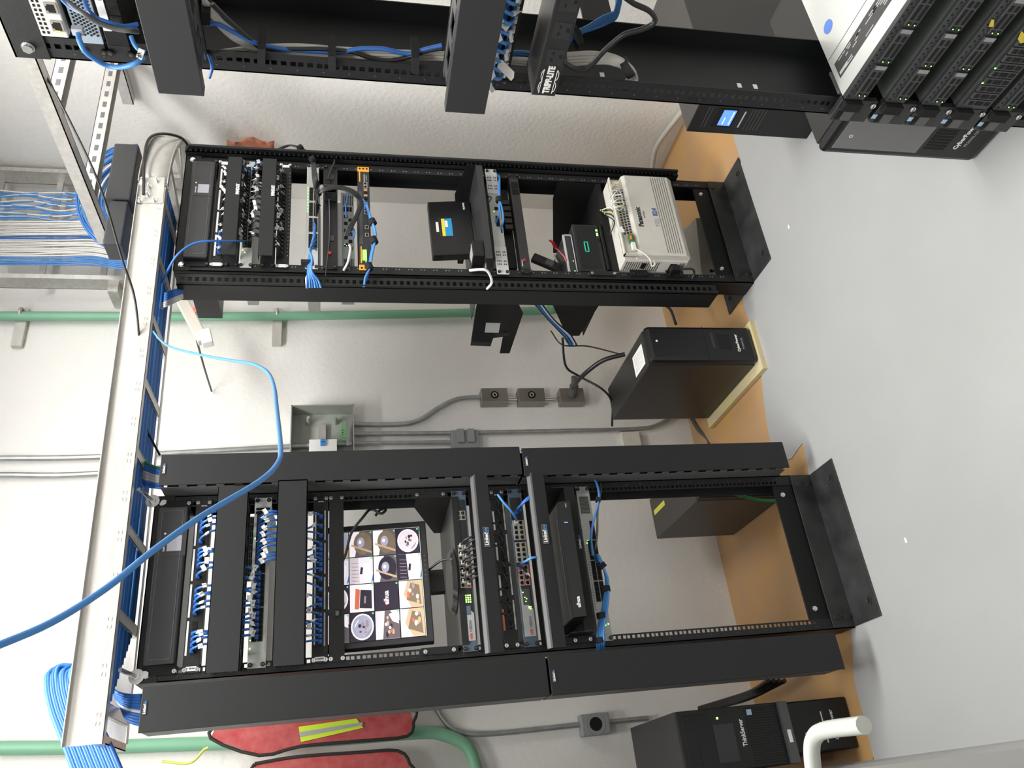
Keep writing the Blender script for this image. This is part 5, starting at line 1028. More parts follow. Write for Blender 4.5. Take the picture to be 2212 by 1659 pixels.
# servers
SV = mat('server_silver', (0.50, 0.52, 0.48), 0.38, 0.35); SVL = mat('server_lid_edge', (0.72, 0.74, 0.72), 0.3, 0.4)
SF = mat('server_front', (0.035, 0.036, 0.038), 0.4)
def server(label, zt, top=False, drives=(0, 1, 2), storage=False):
    h = 0.0435 if not storage else 0.075; z0 = zt-h; t = thing('server', label, 'server', (0, -0.02, z0), 'servers at the foot of the right hand rack')
    xf = -0.200
    make('chassis', B().box(xf, 0.22, -0.012, 0.70, z0, zt-0.001), SV if top else mat('server_dark', (0.10, 0.12, 0.115), 0.35, 0.4), t)
    make('lid', B().box(xf, 0.22, -0.013, 0.70, zt-0.001, zt), SVL if top else mat('server_dark_lid', (0.16, 0.18, 0.17), 0.3, 0.5), t)
    if top:
        make('rating_label', B().box(-0.188, 0.085, 0.022, 0.062, zt, zt+0.0004), mat('label_charcoal', (0.045, 0.045, 0.045), 0.5), t)
        b = B(); random.seed(3)
        for k in range(46):
            x = -0.183+0.26*random.random(); y = 0.026+0.005*random.randint(0, 6); b.box(x, min(x+0.008+0.02*random.random(), 0.082), y, y+0.0022, zt+0.0004, zt+0.0006)
        b.box(-0.184, -0.157, 0.027, 0.034, zt+0.0004, zt+0.0007); make('label_print', b, mat('print_pale2', (0.42, 0.42, 0.42)), t)
        make('lid_seam', B().box(-0.199, 0.22, 0.084, 0.0852, zt, zt+0.0003), INK, t)
        make('blue_touch_point', B().cyl((-0.165, 0.145, zt), (-0.165, 0.145, zt+0.001), 0.014, 20, 0), mat('touch_blue', (0.12, 0.25, 0.75), 0.5), t)
        make('slide_rail', B().box(-0.2085, -0.204, 0.0, 0.06, zt-0.012, zt+0.001), ZINC, t)
    if not storage:
        make('front_bezel', B().box(xf, 0.21, -0.022, -0.012, z0+0.001, zt-0.0005), SF, t, bevel=0.001)
        b = B()
        for k in range(34): b.cyl((xf+0.008+k*0.0118, -0.0226, zt-0.006), (xf+0.008+k*0.0118, -0.022, zt-0.006), 0.0022, 8); b.cyl((xf+0.014+k*0.0118, -0.0226, zt-0.011), (xf+0.014+k*0.0118, -0.022, zt-0.011), 0.0012, 6)
        make('vent_holes', b, VOID, t)
        for d in range(4):
            x = xf+0.012+d*0.079
            if d == 3:
                make('optical_bay', B().box(x, x+0.07, -0.0245, -0.022, z0+0.003, zt-0.017), SF, t); make('bay_slots', B().box(x+0.02, x+0.042, -0.0252, -0.0245, z0+0.006, z0+0.012).box(x+0.024, x+0.046, -0.0252, -0.0245, z0+0.016, z0+0.021), VOID, t); continue
            c = make('drive_bay', B().box(x, x+0.072, -0.0265, -0.022, z0+0.002, zt-0.016), mat('drive_grey', (0.055, 0.057, 0.06), 0.35, 0.3), t, bevel=0.0006)
            b = B()
            for j in range(2):
                zz = z0+0.004+j*0.012
                b.box(x+0.012, x+0.042, -0.0272, -0.0265, zz+0.002, zz+0.0085); b.box(x+0.046, x+0.058, -0.0272, -0.0265, zz+0.002, zz+0.0085); b.box(x+0.001, x+0.008, -0.0272, -0.0265, zz+0.001, zz+0.009)
            o = make('drive_slots', b, VOID, t)
            for j in range(2): inst(LEDG, 'drive_light', t, (x+0.003, -0.0274, z0+0.009+j*0.012), scale=(.5, 1, .5))
            make('release_latch', B().box(x+0.064, x+0.072, -0.0275, -0.0265, z0+0.004, zt-0.018), mat('latch_grey', (0.30, 0.31, 0.32), 0.3, 0.4), t)
    else:
        make('front_bezel', B().box(xf, 0.21, -0.022, -0.012, z0+0.001, zt-0.0005), SF, t, bevel=0.001)
        for d in range(12):
            x = xf+0.010+d*0.0175
            make('drive_bay', B().box(x, x+0.0155, -0.0265, -0.022, z0+0.008, zt-0.010), mat('drive_grey', (0.055, 0.057, 0.06), 0.35, 0.3), t, bevel=0.0006)
            make('drive_slots', B().box(x+0.003, x+0.012, -0.0272, -0.0265, z0+0.012, z0+0.024).box(x+0.003, x+0.012, -0.0272, -0.0265, z0+0.028, z0+0.046).box(x+0.003, x+0.012, -0.0272, -0.0265, z0+0.050, z0+0.060), VOID, t)
        for d in (3, 5): inst(LEDG, 'drive_light', t, (xf+0.014+d*0.0175, -0.0274, zt-0.007))
    # ear with its clip
    zb = zt-0.080
    make('ear_bracket', B().box(-0.256, -0.203, -0.020, -0.006, zb, zt+0.000), mat('ear_charcoal', (0.022, 0.022, 0.024), 0.45), t, bevel=0.002)
    make('ear_handle', B().box(-0.222, -0.203, -0.032, -0.018, zt-0.042, zt-0.004), VOID, t); make('ear_clip', B().box(-0.250, -0.228, -0.0245, -0.020, zt-0.040, zt-0.020), mat('clip_grey', (0.10, 0.10, 0.10), 0.35, 0.3), t)
    make('ear_slot', B().box(-0.252, -0.232, -0.0212, -0.020, zt-0.016, zt-0.008), VOID, t)
    if not top: make('blue_badge', B().box(-0.243, -0.233, -0.0215, -0.020, zt-0.006, zt+0.003), mat('badge_blue', (0.35, 0.50, 0.70), 0.4), t)
    inst(SCR, 'screw', t, (-0.212, -0.0215, zb+0.008))
    return t
server('topmost server with silver lid and dark rating label, right hand rack', 0.604, True)
server('server directly below the silver-lidded one, right hand rack', 0.513)
server('third server down in the right hand rack', 0.430)
server('fourth server down, a box with a row of upright drive bays', 0.350, storage=True)
server('lowest server in view in the right hand rack, cut by the picture edge', 0.262)
make('yellow_tag', B().prism([r3(2136, 58, 0.03), r3(2143, 42, 0.03), r3(2148, 44, 0.03), r3(2146, 58, 0.03)], (0, 0.001, 0)), mat('tag_yellow', (0.65, 0.50, 0.04)), D.objects['server.001'])
make('yellow_tag', B().prism([r3(2199, 85, 0.03), r3(2207, 68, 0.03), r3(2212, 72, 0.03), r3(2212, 92, 0.03), r3(2204, 94, 0.03)], (0, 0.001, 0)), mat('tag_yellow', (0.65, 0.50, 0.04)), D.objects['server.002'])
# cables of the right hand rack
def c3(pts, r, m, label, group=None, name='network_cable'):
    return cable(name, [tuple(r3(*p)) for p in pts], r, m, label, 'cable', group)
c3([(168, 70, 0.03), (172, 88, 0.05), (183, 110, 0.055), (205, 128, 0.05), (232, 142, 0.045), (262, 145, 0.05), (292, 137, 0.055), (312, 124, 0.045)], 0.0042, BLUL, 'thick blue cable hanging in a U from the white radio unit')
make('clear_plug', B().ob(r3(168, 66, 0.03), (0.006, 0, 0), (0, 0.005, 0), (0, 0, 0.008)), mat('clear_boot', (0.5, 0.5, 0.55), 0.2), D.objects['radio_unit'])
c3([(142, 0, 0.03), (160, 15, 0.05), (185, 32, 0.06), (215, 50, 0.06), (250, 62, 0.06), (280, 66, 0.06), (298, 68, 0.05)], 0.0040, DGC, 'dark grey cable sweeping across the pale blue honeycomb unit')
c3([(135, 0, 0.03), (150, 14, 0.045), (175, 28, 0.055), (205, 38, 0.055), (235, 48, 0.055), (265, 56, 0.05), (298, 52, 0.04)], 0.0030, BLUE, 'thin blue cable sweeping above the dark grey one')
c3([(183, 0, 0.03), (190, 20, 0.045), (205, 35, 0.05), (225, 50, 0.055), (255, 59, 0.05), (296, 58, 0.04)], 0.0030, BLUE, 'second thin blue cable crossing the honeycomb unit')
c3([(283, 78, 0.03), (290, 95, 0.04), (300, 107, 0.045), (312, 112, 0.04)], 0.0034, BLUL, 'short blue cable with white tag beside the upper wide cover')
T = single('cable_tag', B().prism([r3(294, 123, 0.06), r3(300, 104, 0.06), r3(313, 110, 0.06), r3(306, 130, 0.06)], (0, 0.0012, 0)), WHT, 'white paper tag reading 2M beside the upper wide cover', 'tag')
p = r3(306, 126, 0.0615); text(T, '2M', (p.x, p.y, p.z), 0.008, INK, spin=0)
c3([(448, 112, -0.01), (455, 130, 0.02), (458, 148, 0.03), (452, 168, 0.03)], 0.0028, BLUE, 'thin blue cable drooping from the upper wide cover')
# vertical bundle inside the post channel
def b3(pts, r, m, label, group): return cable('network_cable', [(r3(px, py, d)) for px, py, d in pts], r, m, label, 'cable', group)
G3 = 'white cables bundled down the post of the right hand rack'
random.seed(11)
for k in range(9):
    o = (k % 3)*5.2-5; d = -0.03-0.006*(k//3); w = lambda: random.uniform(-1.5, 1.5)
    pts = [(470, 118+o, d), (520, 112+o+w(), d), (565, 108+o*1.2+w(), d), (640, 108+o*1.5+w(), d), (715, 112+o*1.4+w(), d), (800, 117+o*1.5+w(), d), (890, 120+o*1.4+w(), d), (960, 122+o+w(), d), (1060, 128+o+w(), d), (1150, 135+o, d)]
    b3(pts, 0.0042, GCAB, 'pale grey cable tied down the post of the right hand rack, %s of nine' % orn(k), G3)
for k in range(4):
    e = k*5
    b3([(440, 0+e, -0.01), (460, 22+e, -0.012), (478, 46+e, -0.014), (510, 72+e, -0.018), (545, 92+e*0.7, -0.022), (575, 102+e*0.4, -0.026)], 0.0042, GCAB, 'pale grey cable slanting in under the upper wide cover, %s of four' % orn(k), 'pale cables slanting under the upper wide cover')
b3([(445, 52, -0.008), (470, 52, -0.008), (500, 66, -0.01), (550, 92, -0.014), (600, 104, -0.018), (640, 108, -0.02), (700, 112, -0.02), (740, 112, -0.02), (780, 105, -0.02), (830, 106, -0.02), (880, 116, -0.02), (920, 106, -0.018), (955, 98, -0.016)], 0.0040, BLUE, 'blue cable twisting over the pale bundle in the right hand rack', None)
b3([(458, 8, -0.008), (490, 40, -0.01), (540, 85, -0.014), (570, 104, -0.018), (640, 106, -0.02), (700, 106, -0.02), (760, 112, -0.02), (800, 125, -0.018), (840, 131, -0.018), (880, 124, -0.02), (920, 110, -0.018), (955, 104, -0.016)], 0.0040, BCAB, 'black cable twisting over the pale bundle in the right hand rack', None)
for k, (px, a, c) in enumerate(((566, 82, 118), (717, 98, 130), (896, 102, 136), (447, 2, 30))):
    p, s = r3(px, a, -0.02), r3(px, c, -0.02); n = Vector((0, 1, 0))
    single('velcro_strap', B().ob((p+s)/2, (s-p)/2, (0, 0.028, 0), (0, 0, 0.0065)), VELC, 'black velcro strap round the pale bundle, right hand rack, %s' % ['highest of the post', 'middle of the post', 'above the lower cover', 'at the upper cover'][k], 'strap', 'velcro straps of the right hand rack')
for k in range(4):
    o = k*7
    b3([(1225, 118+o, -0.03), (1270, 115+o, -0.03), (1310, 118+o*0.8, -0.03), (1340, 128+o*0.7, -0.03), (1362, 145+o*0.3, -0.03), (1370, 158, -0.03), (1374-o*0.8, 172, -0.03), (1368-o, 182, -0.01)], 0.0044, GCAB, 'pale grey cable curling below the lettered power strip, %s of four' % orn(k), 'pale cables curling below the lettered strip')
p, s = r3(1348, 150, -0.03), r3(1362, 142, -0.03)
single('velcro_strap', B().tube([p, s], 0.020, 14), VELC, 'black velcro strap on the curl of pale cables', 'strap', 'velcro straps of the right hand rack')
random.seed(5)
for k in range(16):
    o = k*2.6
    b3([(1245-k*0.6, 70-k*1.4+14, -0.06), (1270, 50-k*0.3+10, -0.07), (1300, 38-k*1.5+14, -0.08), (1325+k, 22-k*1.2+10, -0.08), (1338+k*0.5, -6-k, -0.08)] if k < 10 else [(1240, 72, -0.06), (1275, 66-k*0.2, -0.07), (1310, 50, -0.08), (1330, 38-(k-10)*2, -0.08), (1338-(k-10), 10, -0.08), (1332, -8, -0.09)], 0.0034, mat('deep_blue_cable', (0.02, 0.11, 0.30), 0.4), 'dark blue cable fanning out behind the lettered power strip, %s of the sheaf' % orn(k), 'dark blue sheaf behind the lettered strip')
p, s = r3(1236, 82, -0.06), r3(1246, 76, -0.065)
single('velcro_strap', B().tube([p, s], 0.022, 14), VELC, 'black velcro strap at the neck of the dark blue sheaf', 'strap', 'velcro straps of the right hand rack')
for k in range(6): b3([(1090, 120+k*4, -0.03), (1120, 112+k*5, -0.04), (1155, 115+k*5, -0.05), (1200, 105+k*4, -0.05), (1240, 80, -0.06)], 0.0036, mat('deep_blue_cable', (0.02, 0.11, 0.30), 0.4), 'dark blue cable passing behind the lettered power strip, %s of six' % orn(k), 'dark blue cables behind the lettered strip')
c3([(1350, -6, 0.0), (1370, 8, 0.0), (1400, 22, 0.0), (1415, 38, 0.0), (1410, 52, 0.0), (1385, 64, 0.0), (1350, 74, 0.0), (1325, 92, 0.0), (1300, 115, 0.0), (1280, 138, 0.0), (1258, 152, 0.0), (1235, 145, 0.0), (1215, 130, 0.01)], 0.0050, BCAB, 'thick black power cable looping below the lettered power strip', name='power_cable')
frame()
# ---------------------------------------------------------------- towers on the floor
def wc(pts, r, m, label, group=None, name='network_cable', k=6): # pts: (px, py, plane Y)
    return cable(name, [tuple(W(px, py, 'Y', y)) for px, py, y in pts], r, m, label, 'cable', group, k=k)
T = thing('tower_ups', 'black tower power supply standing on cardboard between the two racks', 'power supply', (0.83, 0.3, 0.02))
make('case', B().box(0.752, 0.902, 0.10, 0.56, 0.0205, 0.452), mat('tower_side', (0.022, 0.021, 0.020), 0.35, noise=0.3, nscale=3), T, bevel=0.003)
make('front_bezel', B().box(0.750, 0.904, 0.062, 0.10, 0.0205, 0.455), PLB, T, bevel=0.016)
make('rating_label', B().box(0.775, 0.862, 0.125, 0.235, 0.4525, 0.4532), WHT, T)
b = B()
for k in range(9): b.box(0.783, 0.853, 0.135+k*0.010, 0.138+k*0.010, 0.4532, 0.4535)
make('label_print', b, mat('print_grey2', (0.4, 0.4, 0.4)), T)
b = B()
for j in range(8):
    for i in range(8): b.box(0.800+i*0.0085, 0.805+i*0.0085, 0.0612, 0.0622, 0.120+j*0.0065, 0.1235+j*0.0065)
make('vent_holes', b, VOID, T); make('handle_recess', B().box(0.805, 0.872, 0.0612, 0.0622, 0.185, 0.197), PLG, T)
make('power_button', B().cyl((0.835, 0.0605, 0.418), (0.835, 0.063, 0.418), 0.004), WHT, T)
text(T, 'CyberPower', (0.788, 0.0608, 0.088), 0.015, INKW, bold=0.02); text(T, 'PR3000LCD', (0.800, 0.0608, 0.068), 0.010, mat('dim_print', (0.3, 0.3, 0.3)))
make('seam', B().box(0.7515, 0.9025, 0.0612, 0.0622, 0.222, 0.224), VOID, T)
single('cardboard', B().box(0.712, 0.925, 0.055, 0.575, 0.0, 0.019), mat('yellow_cardboard', (0.62, 0.55, 0.22), 0.8, noise=0.5, nscale=9, col2=(0.58, 0.48, 0.38)), 'yellow and white cardboard slab under the tower power supply', 'cardboard')
T = thing('tower_ups', 'dark tower power supply with a yellow label half hidden behind the left rack', 'power supply', (0.33, 0.4, 0))
make('case', B().box(0.25, 0.415, 0.20, 0.626, 0.0, 0.335), mat('tower_brown', (0.045, 0.038, 0.034), 0.4), T, bevel=0.002); make('front_bezel', B().box(0.252, 0.413, 0.175, 0.20, 0.005, 0.335), PLB, T, bevel=0.003)
make('yellow_label', B().box(0.34, 0.36, 0.48, 0.60, 0.3352, 0.336), mat('label_yellow', (0.75, 0.70, 0.08)), T)
frame(Matrix.Translation((1.275, -0.555, 0)) @ Matrix.Rotation(-math.pi/2, 4, 'Z'))
T = thing('tower_ups', 'black tower power supply with a lit blue display behind the right hand rack', 'power supply', (0.1, 0.2, 0))
make('case', B().box(0, 0.20, 0.0, 0.60, 0.0, 0.443), mat('tower_top', (0.05, 0.047, 0.045), 0.4), T, bevel=0.002); make('front_face', B().box(0.0, 0.20, -0.004, 0.0, 0.0, 0.443), PLB, T)
make('display_frame', B().box(0.028, 0.105, -0.0055, -0.004, 0.300, 0.368), VOID, T); make('display', B().box(0.036, 0.10, -0.0065, -0.0055, 0.306, 0.350), LCDB, T)
text(T, 'INPUT 127', (0.040, -0.0068, 0.334), 0.010, LCDW) if False else make('display_marks', B().box(0.042, 0.095, -0.007, -0.0065, 0.312, 0.314).box(0.042, 0.070, -0.007, -0.0065, 0.334, 0.336), LCDW, T)
make('button_strip', B().box(0.032, 0.10, -0.0065, -0.004, 0.272, 0.277), ZINC, T)
b = B()
for z in (0.402, 0.390, 0.250, 0.238, 0.226, 0.214, 0.202): b.box(0.022, 0.11, -0.0052, -0.004, z, z+0.0025)
make('vent_slots', b, mat('slot_grey2', (0.06, 0.06, 0.06)), T)
frame(Matrix.Translation((0.668, -1.065, 0)) @ Matrix.Rotation(-math.pi/2, 4, 'Z'))
T = thing('tower_ups', 'black tower power supply with torn plastic film, nearest the right hand servers', 'power supply', (0.08, 0.2, 0))
make('case', B().box(0, 0.17, 0.03, 0.48, 0.0, 0.432), mat('tower_side', (0.022, 0.021, 0.020)), T, bevel=0.003); make('front_bezel', B().box(0, 0.17, 0, 0.03, 0.004, 0.435), PLB, T, bevel=0.012)
make('plastic_film', B().box(0.022, 0.17, -0.0025, -0.001, 0.185, 0.415), mat('film', (0.5, 0.5, 0.5), 0.25, alpha=0.22, bump=0.8, bscale=14), T)
make('white_label', B().box(0.06, 0.165, 0.08, 0.15, 0.4325, 0.4332), WHT, T)
b = B()
for j in range(9):
    for i in range(9): b.box(0.035+i*0.0095, 0.041+i*0.0095, -0.0008, 0.0005, 0.115+j*0.0065, 0.1185+j*0.0065)
make('vent_holes', b, VOID, T); text(T, 'CyberPower', (0.040, -0.001, 0.082), 0.016, INKW, bold=0.02); text(T, 'PR3000LCD', (0.050, -0.001, 0.062), 0.0105, mat('dim_print', (0.3, 0.3, 0.3)))
make('power_button', B().ring((0.060, -0.001, 0.385), (0, 1, 0), 0.004, 0.001), WHT, T)
frame()
T = thing('tower_ups', 'low black power supply on the floor under the tower server at far left', 'power supply', (-0.51, 0.3, 0))
make('case', B().box(-0.588, -0.438, 0.165, 0.55, 0.0, 0.235), PLB, T, bevel=0.005); text(T, 'CyberPower', (-0.560, 0.1642, 0.060), 0.017, INKW, bold=0.02)
make('silver_strip', B().box(-0.565, -0.475, 0.163, 0.165, 0.098, 0.102), ZINC, T); make('power_button', B().ring((-0.535, 0.164, 0.165), (0, 1, 0), 0.004, 0.001), WHT, T)
T = thing('tower_server', 'black tower server standing on the low power supply at far left', 'server', (-0.51, 0.3, 0.237))
make('case', B().box(-0.612, -0.438, 0.135, 0.56, 0.237, 0.598), mat('server_case', (0.032, 0.029, 0.029), 0.45), T, bevel=0.002); make('front_bezel', B().box(-0.611, -0.439, 0.118, 0.135, 0.237, 0.598), PLB, T, bevel=0.002)
make('silver_foot_strip', B().box(-0.611, -0.439, 0.104, 0.118, 0.240, 0.268), mat('strip_grey', (0.09, 0.09, 0.095), 0.35, 0.3), T); make('white_sticker', B().box(-0.555, -0.520, 0.1035, 0.104, 0.248, 0.260), WHT, T)
for z0, z1 in ((0.545, 0.582), (0.500, 0.540)): make('drive_cover', B().box(-0.598, -0.452, 0.116, 0.118, z0, z1), BLK, T, bevel=0.001)
make('port_panel', B().box(-0.590, -0.485, 0.115, 0.118, 0.425, 0.490), PLG, T)
text(T, 'ThinkServer', (-0.552, 0.1168, 0.392), 0.019, INKW, bold=0.02, sx=0.8); inst(LEDG, 'power_light', T, (-0.468, 0.117, 0.470), scale=(2, 1, 2)); make('blue_badge', B().box(-0.468, -0.452, 0.1165, 0.118, 0.355, 0.371), mat('badge_blue', (0.35, 0.50, 0.70), 0.4), T)
b = B()
for j in range(16):
    for i in range(22): b.box(-0.603+i*0.0072, -0.599+i*0.0072, 0.1172, 0.118, 0.275+j*0.0068, 0.278+j*0.0068)
make('vent_holes', b, VOID, T)
# pale door lever on the partition
T = thing('door_lever', 'pale plastic door lever at the bottom left corner of the view', 'door handle', (-0.62, -1.35, 1.0))
make('lever', B().tube(curve([(-0.648, -1.305, 1.0), (-0.622, -1.315, 1.0), (-0.608, -1.33, 1.0), (-0.603, -1.36, 1.0), (-0.606, -1.44, 1.0)]), 0.010, 12), mat('lever_grey', (0.55, 0.57, 0.53), 0.3), T)
# ---------------------------------------------------------------- things on the walls
def pipe(name, pts, r, m, label, cat): return cable(name, [tuple(W(px, py, 'Y', y)) for px, py, y in pts], r, m, label, cat, n=14)
pipe('drain_pipe', [(-10, 683, .755), (600, 683, .755), (1150, 672, .755), (1190, 664, .755)], 0.020, PIPE, 'straight green plastic pipe on the wall between the racks', 'pipe')
pipe('drain_pipe', [(-10, 1616, .755), (200, 1614, .755), (460, 1606, .755), (700, 1598, .755), (900, 1583, .755), (960, 1588, .755), (1010, 1615, .755), (1035, 1680, .755)], 0.022, PIPE, 'green plastic pipe at far left curving away at its foot', 'pipe')
for k, (px, py) in enumerate(((50, 683), (600, 683))):
    p = W(px, py, 'Y', .775); T = thing('pipe_clamp', ('upper' if k == 0 else 'lower')+' steel channel clamp holding the straight green pipe', 'clamp', p)
    make('channel', B().box(p.x-0.15, p.x+0.035, 0.765, 0.789, p.z-0.020, p.z+0.020), GALV, T); make('band', B().ring((p.x, .755, p.z), (0, 0, 1), 0.022, 0.006, 16), GALV, T)
for k, (a, c) in enumerate(((990, 966), (1026, 985))): pipe('conduit', [(-10, a, .772), (210, a-3, .772), (620, c-1, .772), (760, c-8, .772)], 0.011, COND, ('right' if k == 0 else 'left')+' of two steel conduits running up the back wall', 'conduit')
pipe('conduit', [(765, 917, .77), (860, 917, .77), (905, 908, .77), (950, 880, .77), (990, 862, .77), (1040, 858, .77)], 0.011, COND, 'steel conduit bending from the open panel to the outlet boxes', 'conduit')
pipe('conduit', [(765, 938, .77), (1000, 935, .77), (1250, 930, .77), (1380, 926, .77), (1420, 918, .77), (1450, 900, .77), (1470, 880, .77)], 0.010, COND, 'long steel conduit below the open panel down to the floor', 'conduit')
pipe('conduit', [(765, 958, .77), (985, 955, .77)], 0.009, COND, 'short steel conduit from the open panel to the grey double outlet', 'conduit')
pipe('conduit', [(930, 1500, .77), (955, 1550, .77), (990, 1580, .77), (1060, 1585, .77), (1250, 1566, .77), (1400, 1552, .77)], 0.010, COND, 'steel conduit feeding the round-holed outlet box at far left', 'conduit')
x0, x1, z0, z1 = rect(627, 874, 765, 985, .70)
T = thing('electrical_panel', 'open grey-green electrical panel with blue breakers on the back wall', 'electrical panel', ((x0+x1)/2, .78, z0))
make('box', B().box(x0, x1, .785, .789, z0, z1).box(x0, x0+.004, .70, .789, z0, z1).box(x1-.004, x1, .70, .789, z0, z1).box(x0, x1, .70, .789, z0, z0+.004).box(x0, x1, .70, .789, z1-.004, z1), PANG, T)
for i in (0, 1): make('standoff', B().cyl((x1-.045, .785, z0+.075+i*.11), (x1-.045, .725, z0+.075+i*.11), .011, 14, 0, .006), PANG, T)
make('din_rail', B().box(x0+.01, x1-.06, .765, .785, z0+.115, z0+.145), GALV, T); make('breaker', B().box(x0+.025, x0+.085, .725, .765, z0+.07, z0+.18), WHT, T)
for i in (0, 1): make('breaker_toggle', B().box(x0+.055+i*.016, x0+.067+i*.016, .715, .725, z0+.115, z0+.135), INKB, T)
make('earth_bar', B().box(x0+.06, x1-.05, .73, .74, z0+.020, z0+.032), ZINC, T)
for k in range(7): make('earth_wire', B().tube(curve([(x1-.06-k*.014, .735, z0+.03), (x1-.075-k*.010, .745, z0+.05), (x1-.10, .76, z0+.045)]), .0022, 6), mat('earth_green', (0.08, 0.5, 0.12)), T)
STL = mat('worn_box_steel', (0.30, 0.28, 0.25), 0.35, 0.7)
for k, (a, c) in enumerate(((1040, 1097), (1120, 1177), (1210, 1262))):
    x0, x1, z0, z1 = rect(a, 838, c, 868, .735)
    T = thing('outlet_box', '%s of three steel outlet boxes in a column on the back wall' % ('highest', 'middle', 'lowest, plugged,')[k], 'outlet', ((x0+x1)/2, .76, z0), 'steel outlet boxes on the back wall')
    make('box', B().box(x0, x1, .735, .789, z0, z1), STL, T, bevel=.002)
    c0 = Vector(((x0+x1)/2, .735, (z0+z1)/2))
    if k < 2: make('socket', B().cyl(c0, c0-Vector((0, .002, 0)), .018, 24), VOID, T); make('socket_ring', B().ring(c0-Vector((0, .003, 0)), (0, 1, 0), .0085, .0016), mat('ring_cream', (0.7, 0.68, 0.4)), T); make('coupling', B().cyl((c0.x-.01, .765, z0), (c0.x-.01, .765, z0-.045), .013), ZINC, T)
    else: make('plug', B().cyl(c0, c0-Vector((-.02, .05, 0)), .020, 16).cyl(c0-Vector((-.02, .05, 0)), c0-Vector((-.045, .085, -.005)), .014), mat('plug_grey', (0.09, 0.09, 0.09)), T)
T = thing('outlet_box', 'grey double outlet box right of the upper right duct', 'outlet', W(1005, 945, 'Y', .76)); x0, x1, z0, z1 = rect(975, 928, 1035, 966, .75)
make('box', B().box(x0, x1, .75, .789, z0, z1), GRYD, T, bevel=.003)
for k in (0, 1): make('outlet_cover', B().box(x0+.02, x1, .738, .75, z0+.02+k*.045, z0+.05+k*.045), GRYD, T, bevel=.002)
x0, x1, z0, z1 = rect(1256, 1540, 1318, 1588, .74)
T = thing('outlet_box', 'grey outlet box with one round hole on the wall at far left', 'outlet', ((x0+x1)/2, .76, z0)); make('box', B().box(x0, x1, .74, .789, z0, z1), GRYD, T, bevel=.004)
c0 = Vector(((x0+x1)/2, .74, (z0+z1)/2)); make('round_hole', B().cyl(c0, c0-Vector((0, .001, 0)), .024, 24), VOID, T); make('hole_ring', B().ring(c0, (0, 1, 0), .036, .0015, 28), GRYD, T)
single('wall_duct', B().box(*rect(1345, 932, 1385, 975, .76)[:2], .76, .789, *rect(1345, 932, 1385, 975, .76)[2:]), CREAM, 'cream plastic wall cover right of the lower right duct', 'cover', bevel=.003)
cable('conduit', [tuple(W(px, py, 'X', x)) for px, py, x in ((1478, 235, 2.075), (1425, 305, 2.075), (1412, 340, 2.075), (1408, 385, 2.07))], 0.012, GCAB, 'painted pipe low on the right wall near the floor', 'conduit')
# red mesh vests with yellow stripe
MESH = mat('red_mesh', (0.42, 0.045, 0.05), 0.7, noise=0.5, nscale=30, col2=(0.52, 0.14, 0.13)); TRIM = mat('vest_trim', (0.03, 0.022, 0.018), 0.8)
def vest(label, out, y, seed):
    g = [W(px, py, 'Y', y) for px, py in out]; c = sum(g, Vector())/len(g); T = thing('safety_vest', label, 'vest', c, 'red mesh vests')
    make('mesh_cloth', B().prism(g, (0, 0.006, 0)), MESH, T); make('dark_trim', B().tube(curve(g+[g[0]], 3), 0.006, 6), TRIM, T); return T
T = vest('red mesh vest with a yellow and silver stripe, hanging left of the left rack', [(470, 1560), (455, 1595), (560, 1632), (650, 1612), (790, 1600), (880, 1590), (893, 1560), (885, 1530), (700, 1530)], .66, 1)
make('yellow_stripe', B().prism([W(*q, 'Y', .655) for q in ((645, 1570), (770, 1552), (785, 1572), (650, 1603))], (0, .003, 0)), mat('hi_vis_yellow', (0.62, 0.85, 0.04), 0.6), T); make('silver_stripe', B().prism([W(*q, 'Y', .652) for q in ((646, 1582), (783, 1560), (784, 1566), (648, 1592))], (0, .002, 0)), mat('reflective_grey', (0.4, 0.4, 0.4)), T)
vest('second red mesh vest, lower and further left, cut by the picture edge', [(550, 1650), (640, 1635), (780, 1625), (860, 1622), (885, 1650), (880, 1690), (550, 1700)], .64, 2)
cable('yellow_cord', [tuple(W(px, py, 'Y', .62)) for px, py in ((350, 1645), (410, 1648), (440, 1620), (450, 1615))], .004, YELC, 'yellow-green cord at the top of the red vests')
# pink cloth on the right wall
r = random.Random(4); g = [[W(490+102*i/7, 302+38*j/4+6*math.sin(i*1.3+j), 'X', 2.05-0.02*r.random()) for j in range(5)] for i in range(8)]
single('cloth_rag', B().sheet(g, .003), mat('terracotta_cloth', (0.55, 0.20, 0.12), 0.8, noise=.5, nscale=25), 'crumpled terracotta rag stuck high on the right wall', 'rag')
# beige strip hanging behind the middle rack
p, s = W(392, 648, 'Y', .5), W(440, 738, 'Y', .5); d = (s-p); n = Vector((d.z, 0, -d.x)).normalized()
T = thing('power_strip', 'beige power strip with a red light hanging left of the middle rack', 'power strip', p); make('body', B().ob((p+s)/2, d/2, n*.022, (0, .018, 0)), CREAM, T, bevel=.004); inst(pm('red_light', B().ob((0, 0, 0), (.006, 0, 0), (0, .003, 0), (0, 0, .009)), RLED), 'red_light', T, W(422, 667, 'Y', .475))
p = W(446, 730, 'Y', .46); single('power_adapter', B().ob(p, (.032, 0, .008), (0, .02, 0), (-.006, 0, .020)), WHT, 'white power adapter at the end of the beige strip', 'adapter', bevel=.004)
wc([(425, 735, .5), (440, 790, .6), (457, 845, .78)], .004, DGC, 'dark lead from the beige power strip to the wall')
p = W(1060, 700, 'Y', .40); T = thing('power_brick', 'black power brick with silver label hanging behind the middle rack', 'power supply', p)
